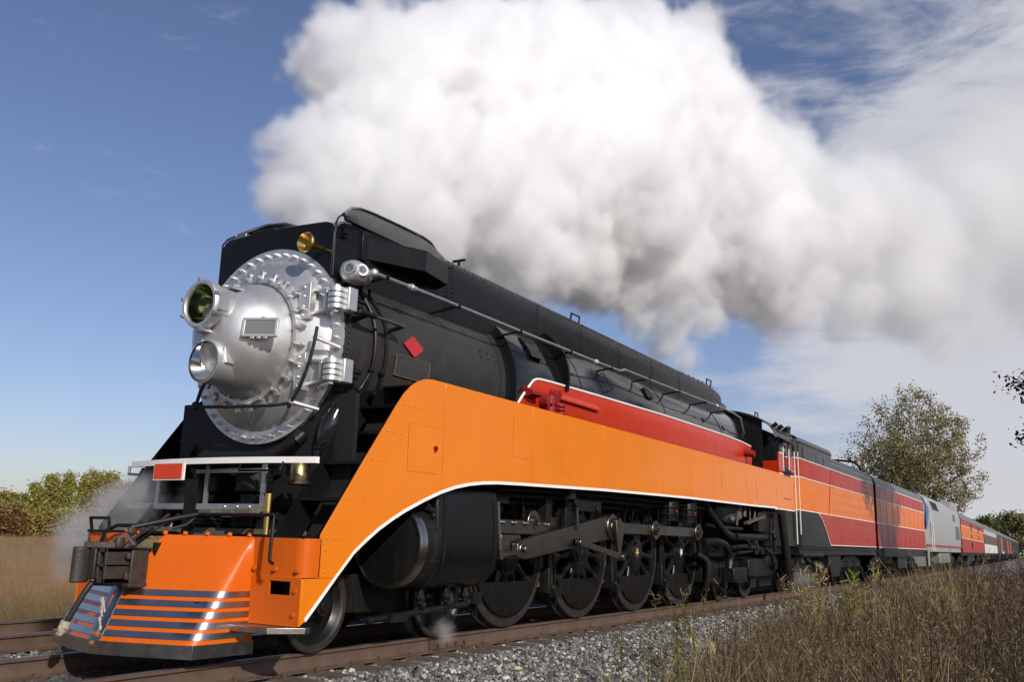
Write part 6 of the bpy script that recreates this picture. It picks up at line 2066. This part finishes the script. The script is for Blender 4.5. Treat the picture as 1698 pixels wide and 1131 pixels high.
def filled_tree(name, label, x, y, h, rx, rz, cz, seed, n_tip, leaf_n, leaf_s, lmat, bark='bark', bare=0.3, clump=.35, lean=0.0, tones=(0, 1)):
    """branches reach for points spread through an egg-shaped crown, so the crown is even and round"""
    zb_ = gz(x, y)
    t = thing(name, label, 'tree', (x, y, zb_))
    BASE[t.name] = Vector((0, 0, 0))
    r = np.random.default_rng(seed)
    pts = []
    while len(pts) < n_tip:
        d = r.normal(size=3)
        d /= np.linalg.norm(d)
        q = d * r.random() ** .42
        lump = 1 + .10 * math.sin(3 * d[0] + 2 * d[2] + seed) + .08 * math.sin(5 * d[1] + 4 * d[2])
        p = np.array([q[0] * rx * lump + lean * q[2], q[1] * rx * lump, cz + q[2] * rz * lump])
        if p[2] > h * .10:
            pts.append(p)
    pts = np.array(pts)
    nodes = [np.array([.05 * math.sin(k), .04 * math.cos(k * 2), k * h * .05]) for k in range(13)]
    par = [-1] + list(range(12))
    order = np.argsort(np.linalg.norm(pts - np.array([0, 0, cz * .55]), axis=1))
    tips = []
    for i in order:
        p = pts[i]
        Nn = np.array(nodes)
        d = np.linalg.norm((Nn - p) * np.array([1, 1, .8]), axis=1) + np.maximum(0, Nn[:, 2] - p[2] + .25 * np.hypot(p[0] - Nn[:, 0], p[1] - Nn[:, 1])) * 1.3
        k = int(np.argmin(d))
        a_ = nodes[k]
        L_ = np.linalg.norm(p - a_)
        m = max(1, int(L_ / .55))
        for q in range(1, m + 1):
            f = q / m
            nodes.append(a_ + (p - a_) * f + np.array([0, 0, .10 * L_ * f * (1 - f)]) + r.normal(size=3) * .05)
            par.append(k if q == 1 else len(nodes) - 2)
        tips.append(len(nodes) - 1)
    cnt = np.zeros(len(nodes))
    for i in tips:
        cnt[i] += 1
    for i in range(len(nodes) - 1, 0, -1):
        cnt[par[i]] += cnt[i]
    rad_ = .016 * np.sqrt(np.maximum(cnt, .6)) * 1.0
    tr, br = MB(), MB()
    tr.tube(nodes[:13], [float(q) for q in rad_[:13] * 1.15], 7)
    for i in range(13, len(nodes)):
        br.tube([nodes[par[i]], nodes[i]], [float(min(rad_[par[i]], rad_[i] * 1.25)), float(rad_[i])], 4 if rad_[i] > .05 else 3)
    part('trunk', tr, bark, t)
    part('branch', br, bark, t, fix=False)
    P = np.array([nodes[i] for i in tips])
    w = np.where(r.random(len(P)) < bare, .06, 1.0)
    # the sunny upper left thins out to bare twigs
    w = w * np.clip(.35 + .9 * (1 - (P[:, 2] / h)) + .5 * (P[:, 0] / rx + .3), .12, 1)
    idx = r.choice(len(P), leaf_n, p=w / w.sum())
    C = P[idx] + r.normal(size=(leaf_n, 3)) * clump
    q = rand_rot(leaf_n)
    s = leaf_s * r.uniform(.6, 1.4, leaf_n)
    base = np.array([(-1, 0, 0), (0, -.6, 0), (1, 0, 0), (0, .6, 0)])
    V = np.einsum('nij,kj->nki', q, base) * s[:, None, None] + C[:, None]
    ct = r.random(len(P))
    tone = np.clip(tones[0] + (tones[1] - tones[0]) * (.6 * ct[idx] + .4 * r.random(leaf_n)), 0, 1)
    np_obj('crown', np_mesh('crown', V.reshape(-1, 3), np.arange(leaf_n * 4).reshape(-1, 4), lmat, np.repeat(tone, 4)), parent=t)
    return t


filled_tree('half_bare_tree', 'big half bare tree with olive leaves and grey limbs standing behind the train', -6.2, 92, 17.8, 6.3, 8.0, 9.7, 5, 1000, 36000, .115, olive, bare=.18, clump=.32, tones=(.15, 1.0))
tree('leafy_tree', 'dense yellow green tree beside the foot of the big half bare tree', -12.0, 86, 9.2, .8, 22, 8000, .17, olive, clump=.7, n1=10, first=.08, tones=(.2, .9))
tree('leafy_tree', 'low olive tree close behind the dark tender roofs', -7.6, 80, 6.8, .9, 23, 7000, .17, olive, clump=.7, n1=9, first=.05, tones=(.0, .7))
tree('bare_tree', 'slim nearly leafless grey tree standing into the crown of the half bare tree', -9.6, 95, 14.5, .75, 24, 1300, .13, olive, clump=.5, levels=3, upright=.8, bare=.4, n1=12, first=.2)
# wooded rise beyond the end of the train
WOOD = ['yellow green tree at the near end of the far wood above the brown banded coach', 'dark green round tree second along the far wood', 'tallest dark green tree of the far wood',
        'olive tree in the middle of the far wood above the dark coaches', 'yellowing tree past the middle of the far wood', 'green tree standing over the last coach of the train',
        'olive tree behind the dark overhanging branches', 'autumn coloured tree at the far end of the wood', 'low green tree closing the far wood']
for i in range(9):
    x_ = -17 + i * 5.2
    y_ = 262 + (i * 37 % 11) * 2
    tree('woodland_tree', WOOD[i], x_, y_, (9.5, 11.5, 13.0, 12.5, 12.0, 11.5, 11.0, 10.5, 9.5)[i], 1.0, 60 + i, 4200, .36, (willow, green, green, olive, autumn, green, olive, autumn, green)[i], clump=.9, levels=2, first=.04, group='trees of the far wood', n1=11)
# treeline across the field: placed along bearings from the viewpoint
CX, CY = 7.46, -11.0


def bearing(px, dist):
    """ground point at that bearing (in photo columns) and distance"""
    d = R_ * ((px - 849) / 1514.4) + F_
    d.z = 0
    d.normalize()
    return CX + d.x * dist, CY + d.y * dist


TL = [(-8, 205, 8.2, rusty, 'rust brown tree with the reddest crown in the line across the field'), (20, 190, 7.6, green, 'deep green round tree nearest the outer end of the line across the field'),
      (44, 215, 8.8, autumn, 'yellowing tree peeping over the deep green round ones'), (66, 190, 6.2, willow, 'bright yellow green bush in front of the deep green trees'),
      (-30, 200, 8.4, green, 'deep green tree at the outer end of the line across the field'), (84, 225, 8.6, green, 'distant dark green tree just before the tall poplars begin'),
      (30, 170, 5.5, autumn, 'low brownish bush at the field edge under the deep green tree'), (60, 168, 4.6, rusty, 'low rusty bush at the field edge, smallest of the line'), (2, 172, 6.0, green, 'low dark bush at the field edge under the rust brown tree'),
      (92, 175, 4.2, autumn, 'low brownish bush at the foot of the first poplar'), (120, 178, 4.4, autumn, 'yellowing bush under the second poplar'), (150, 182, 4.6, willow, 'bright yellow green bush under the third poplar'),
      (185, 184, 4.8, autumn, 'yellowing bush half lost in the steam by the coupler'), (215, 188, 4.8, willow, 'bright bush lost in the steam beside the pilot'), (245, 186, 5.6, autumn, 'yellowing bush behind the deck steps of the locomotive'), (275, 190, 5.8, willow, 'bright bush hidden behind the front of the locomotive')]
for i, (px, dist, h, lm_, lb_) in enumerate(TL):
    x_, y_ = bearing(px, dist)
    tree('field_tree', lb_, x_, y_, h, 1.0, 100 + i, 4000, .30, lm_, clump=.8, levels=2, first=.02, upright=.5, group='bushy trees along the far side of the field', n1=11, squash=1.15)
POP = ['first and lowest poplar of the tall row', 'second poplar of the tall row, with a rounded head', 'third poplar, the fullest of the tall row', 'fourth poplar of the tall row', 'fifth poplar, the tallest of the row', 'sixth poplar, its stem showing through the steam', 'seventh poplar of the row beside the locomotive front', 'last poplar of the row behind the locomotive']
for i, (px, h) in enumerate(((106, 10.6), (126, 12.6), (147, 13.2), (168, 12.9), (190, 13.6), (213, 13.3), (240, 11.6), (262, 11.8))):
    x_, y_ = bearing(px, 208)
    tree('poplar', POP[i] + ' across the field', x_, y_, h, .55, 140 + i, 3000, .26, willow, clump=.48, levels=2, first=.16, upright=1.2, group='tall poplars across the field', n1=13, squash=.70)
# tree coloured as backlit near the track, only its branch tips reach into the picture
tree('overhanging_tree', 'tree with leaves darkened as if backlit, whose branch tips hang into the sky above the weeds', 11.0, 22.4, 12.4, 1.0, 31, 70000, .075, backlit_dark, bark='bark_dark', clump=.26, levels=3, upright=.30, n1=15, first=.06, squash=.78)

# old fence post by the siding
x_, y_ = bearing(33, 44)
solo('fence_post', MB().cyl((x_, y_, gz(x_, y_) - .1), (x_ + .04, y_, gz(x_, y_) + 1.3), .075, .06, n=9), 'post',
     'weathered wooden post standing alone in the golden field', 'post', (x_, y_, gz(x_, y_)))

# ================================================================== STEAM
def steam(name, blobs, mn, mx, vox, amp, dens, label, edge=(.25, .25), fade=None, wisp=.5, detail=1.0, alb=(1, 1, 1), window=None):
    me = bpy.data.meshes.new(name)
    ob = bpy.data.objects.new(name, me)
    COL.objects.link(ob)
    ob['kind'] = 'stuff'
    ob['label'] = label
    g = bpy.data.node_groups.new(name, 'GeometryNodeTree')
    g.interface.new_socket('Geometry', in_out='INPUT', socket_type='NodeSocketGeometry')
    g.interface.new_socket('Geometry', in_out='OUTPUT', socket_type='NodeSocketGeometry')
    N, L = g.nodes, g.links
    out = N.new('NodeGroupOutput')

    def mt(op, a, b=None, c=None):
        n = N.new('ShaderNodeMath')
        n.operation = op
        for i, v in enumerate((a, b, c)):
            if v is None:
                continue
            if isinstance(v, (int, float)):
                n.inputs[i].default_value = v
            else:
                L.new(v, n.inputs[i])
        return n.outputs[0]

    def vadd(a, b):
        n = N.new('ShaderNodeVectorMath')
        n.operation = 'ADD'
        L.new(a, n.inputs[0])
        if isinstance(b, tuple):
            n.inputs[1].default_value = b
        else:
            L.new(b, n.inputs[1])
        return n.outputs[0]

    def rng_(v, a, b, c, d):
        n = N.new('ShaderNodeMapRange')
        L.new(v, n.inputs[0])
        for i, q in enumerate((a, b, c, d)):
            n.inputs[i + 1].default_value = q
        return n.outputs[0]
    pos = N.new('GeometryNodeInputPosition').outputs[0]
    cls = {}
    for b in blobs:
        cls.setdefault(round(math.log(b[3]) / math.log(1.28)), []).append(b)
    sd = None
    for k, bs in cls.items():
        jn = N.new('GeometryNodeJoinGeometry')
        for b in bs:
            pn = N.new('GeometryNodePoints')
            pn.inputs['Count'].default_value = 1
            pn.inputs['Position'].default_value = b[:3]
            L.new(pn.outputs[0], jn.inputs[0])
        pr = N.new('GeometryNodeProximity')
        pr.target_element = 'POINTS'
        L.new(jn.outputs[0], pr.inputs[0])
        d_ = mt('SUBTRACT', pr.outputs['Distance'], 1.28 ** k)
        sd = d_ if sd is None else mt('SMOOTH_MIN', sd, d_, .35 * amp)

    def noise(scale, det, rough, off):
        n = N.new('ShaderNodeTexNoise')
        n.inputs['Scale'].default_value = scale * detail
        n.inputs['Detail'].default_value = det
        n.inputs['Roughness'].default_value = rough
        L.new(vadd(pos, (off, off * 1.3, -off)), n.inputs['Vector'])
        return n

    def voro(scale, vec):
        n = N.new('ShaderNodeTexVoronoi')
        n.inputs['Scale'].default_value = scale * detail
        L.new(vec, n.inputs['Vector'])
        return n.outputs['Distance']
    w_ = noise(.8, 5, .62, 3.1)
    ws = N.new('ShaderNodeVectorMath')
    ws.operation = 'SCALE'
    ws.inputs['Scale'].default_value = .95 / detail
    L.new(vadd(w_.outputs['Color'], (-.5, -.5, -.5)), ws.inputs[0])
    wp = vadd(pos, ws.outputs[0])
    dsp = None
    for s_, a_ in ((.62, .62), (1.6, .34), (3.8, .19), (7.5, .11)):
        q = mt('MULTIPLY', mt('SUBTRACT', .55, voro(s_, wp)), a_ * amp)
        dsp = q if dsp is None else mt('ADD', dsp, q)
    q = mt('MULTIPLY', mt('SUBTRACT', noise(2.2, 7, .64, 7.7).outputs[0], .5), wisp * amp)
    dsp = mt('ADD', dsp, q)
    v = mt('SUBTRACT', dsp, sd)
    sy = N.new('ShaderNodeSeparateXYZ')
    L.new(pos, sy.inputs[0])
    if fade:
        y0, y1, e1, d1 = fade
        ed = rng_(sy.outputs[1], y0, y1, edge[0], e1)
        dn_ = rng_(sy.outputs[1], y0, y1, dens, d1)
    else:
        ed, dn_ = edge[0], dens
    cl = N.new('ShaderNodeClamp')
    L.new(mt('DIVIDE', v, ed), cl.inputs[0])
    den = mt('MULTIPLY', mt('POWER', cl.outputs[0], 1.4), dn_)
    if window:
        den = mt('MULTIPLY', den, rng_(sy.outputs[1], *window))
    vc = N.new('GeometryNodeVolumeCube')
    L.new(den, vc.inputs['Density'])
    vc.inputs['Min'].default_value = mn
    vc.inputs['Max'].default_value = mx
    for i, k in enumerate(('Resolution X', 'Resolution Y', 'Resolution Z')):
        vc.inputs[k].default_value = max(2, int((mx[i] - mn[i]) / vox))
    sm_ = N.new('GeometryNodeSetMaterial')
    L.new(vc.outputs[0], sm_.inputs[0])
    m = bpy.data.materials.new(name)
    m.use_nodes = True
    t = m.node_tree
    t.nodes.clear()
    o = t.nodes.new('ShaderNodeOutputMaterial')
    pv = t.nodes.new('ShaderNodeVolumePrincipled')
    t.links.new(pv.outputs[0], o.inputs['Volume'])
    pv.inputs['Color'].default_value = (*alb, 1)
    pv.inputs['Density'].default_value = 1
    pv.inputs['Anisotropy'].default_value = 0.0
    sm_.inputs['Material'].default_value = m
    L.new(sm_.outputs[0], out.inputs[0])
    ob.modifiers.new('steam', 'NODES').node_group = g
    return ob


PLUME = [(-0.8, -1.9, 7.79, 0.74), (-0.9, -0.38, 8.66, 0.97), (-0.6, -2.27, 6.6, 0.6), (-0.6, -1.22, 6.8, 1.24), (-0.5, -2.58, 5.63, 0.56), (-0.3, -3.17, 5.21, 0.34), (-0.3, -3.53, 5.24, 0.17), (-0.2, -3.03, 5.14, 0.35), (-0.5, -3.02, 5.97, 0.39), (-0.1, -1.73, 5.39, 0.7), (-0.3, 0.1, 6.46, 1.42), (-0.8, 1.24, 8.86, 1.48), (-0.2, 1.76, 7.25, 1.78), (-0.6, 3.37, 9.8, 1.66), (-0.7, 3.37, 11.14, 0.72), (0.2, 3.32, 6.33, 0.99), (0.3, 4.11, 8.02, 1.99), (-0.5, 5.3, 11.24, 1.44), (-0.5, 7.43, 13.24, 1.09), (-0.4, 10.46, 14.47, 0.9), (-0.4, 12.79, 16.47, 0.54), (0.2, 6.82, 10.47, 1.9), (0.8, 5.96, 7.02, 1.24), (0.7, 8.56, 9.57, 1.99), (0.5, 10.64, 12.05, 1.34), (1.3, 10.31, 8.51, 1.86), (1.2, 13.52, 11.47, 1.45), (1.2, 15.41, 14.04, 0.65), (1.9, 16.63, 10.72, 2.12), (2.62, 20.0, 12.31, 1.93), (3.07, 25.0, 12.69, 2.64), (4.82, 31.0, 15.61, 3.13), (6.01, 34.0, 18.47, 3.05), (7.13, 37.0, 21.91, 2.66), (6.91, 36.0, 15.45, 3.66), (4.72, 30.0, 12.9, 2.27), (9.13, 38.0, 18.76, 4.06), (0.1, 1.33, 5.77, 0.74), (0.1, 2.15, 5.63, 0.47), (0.5, 6.69, 5.34, 0.46), (0.5, 8.13, 5.15, 0.3), (0.4, 5.64, 5.7, 0.49), (-0.0, -0.88, 5.33, 0.52), (1.2, 10.04, 7.22, 0.87), (1.8, 15.08, 8.43, 1.04), (5.18, 34.0, 10.58, 1.62), (6.1, 36.0, 8.37, 1.65), (4.61, 30.0, 11.35, 1.75), (1.6, 12.39, 7.28, 0.94), (2.24, 18.0, 8.53, 1.32), (3.27, 24.0, 10.28, 1.87), (3.87, 27.0, 9.02, 1.4), (0.4, 4.47, 6.03, 0.81), (0.9, 8.65, 6.34, 0.69), (8.94, 41.0, 22.55, 3.75), (7.7, 40.0, 14.03, 3.59), (4.17, 29.0, 16.93, 1.52), (3.29, 24.0, 14.01, 1.8), (5.99, 34.0, 21.49, 1.41)]
pl1 = steam('steam_plume', [b for b in PLUME if b[1] < 20], (-4.6, -6, 3.9), (5.0, 15.5, 19.5), .095, 1.0, 3.3, 'huge white cloud of steam rolling back from the chimney', (.13, .13), (3, 16, .7, 1.7), wisp=1.6, alb=(.986, .987, .990), window=(12.0, 15.4, 1, 0))
pl2 = steam('steam_trail', [b for b in PLUME if b[1] > 4], (-4, 11.5, 4.2), (11.5, 46, 27), .16, 1.0, 1.6, 'thinning tail of the steam cloud drifting over the tenders', (.45, .45), (14, 36, 2.0, .24), wisp=1.9, alb=(.99, .99, .992), window=(12.0, 15.4, 0, 1))
pl2.parent = pl1
# leaks: by the coupler on the far side, under the leading truck, below the cab
steam('cylinder_steam', [(-0.56, -4.22, 1.57, 0.2), (-0.93, -4.52, 1.51, 0.28), (-1.32, -4.4, 1.47, 0.33), (-1.72, -4.28, 1.34, 0.35), (-2.0, -4.4, 1.14, 0.38), (-1.48, -4.34, 1.18, 0.33), (-2.41, -4.28, 0.99, 0.35), (-2.24, -4.52, 0.7, 0.23), (-2.59, -4.22, 0.79, 0.22), (-1.84, -4.22, 0.88, 0.28), (-1.09, -4.46, 1.28, 0.25)], (-3.2, -5.4, -.1), (.2, -3.4, 2.3), .034, .46, 3.6, 'thin steam greyed as if in shade, drifting past the coupler on the far side of the pilot', (.35, .35), None, .9, 2.4, (.72, .72, .73))  # lowered albedo paints shade into this steam
steam('truck_steam', [(1.05, -1.75, .12, .16), (1.08, -1.62, .3, .12), (1.1, -1.75, .5, .08), (.2, -.9, .1, .3), (.3, -1.2, .2, .25)], (-.6, -2.6, -.2), (1.5, -.2, .9), .02, .24, 2.2, 'small puff of steam at the rail beside the second leading wheel', (.16, .16), None, .9, 4.0)
steam('injector_steam', [(1.5, 12.9, .35, .3), (1.5, 13.4, .4, .35), (1.6, 13.9, .35, .3), (1.5, 12.7, .55, .2)], (.6, 11.8, -.2), (2.6, 15, 1.5), .04, .4, .8, 'faint steam curling below the cab steps', (.4, .4), None, .9, 2.4)
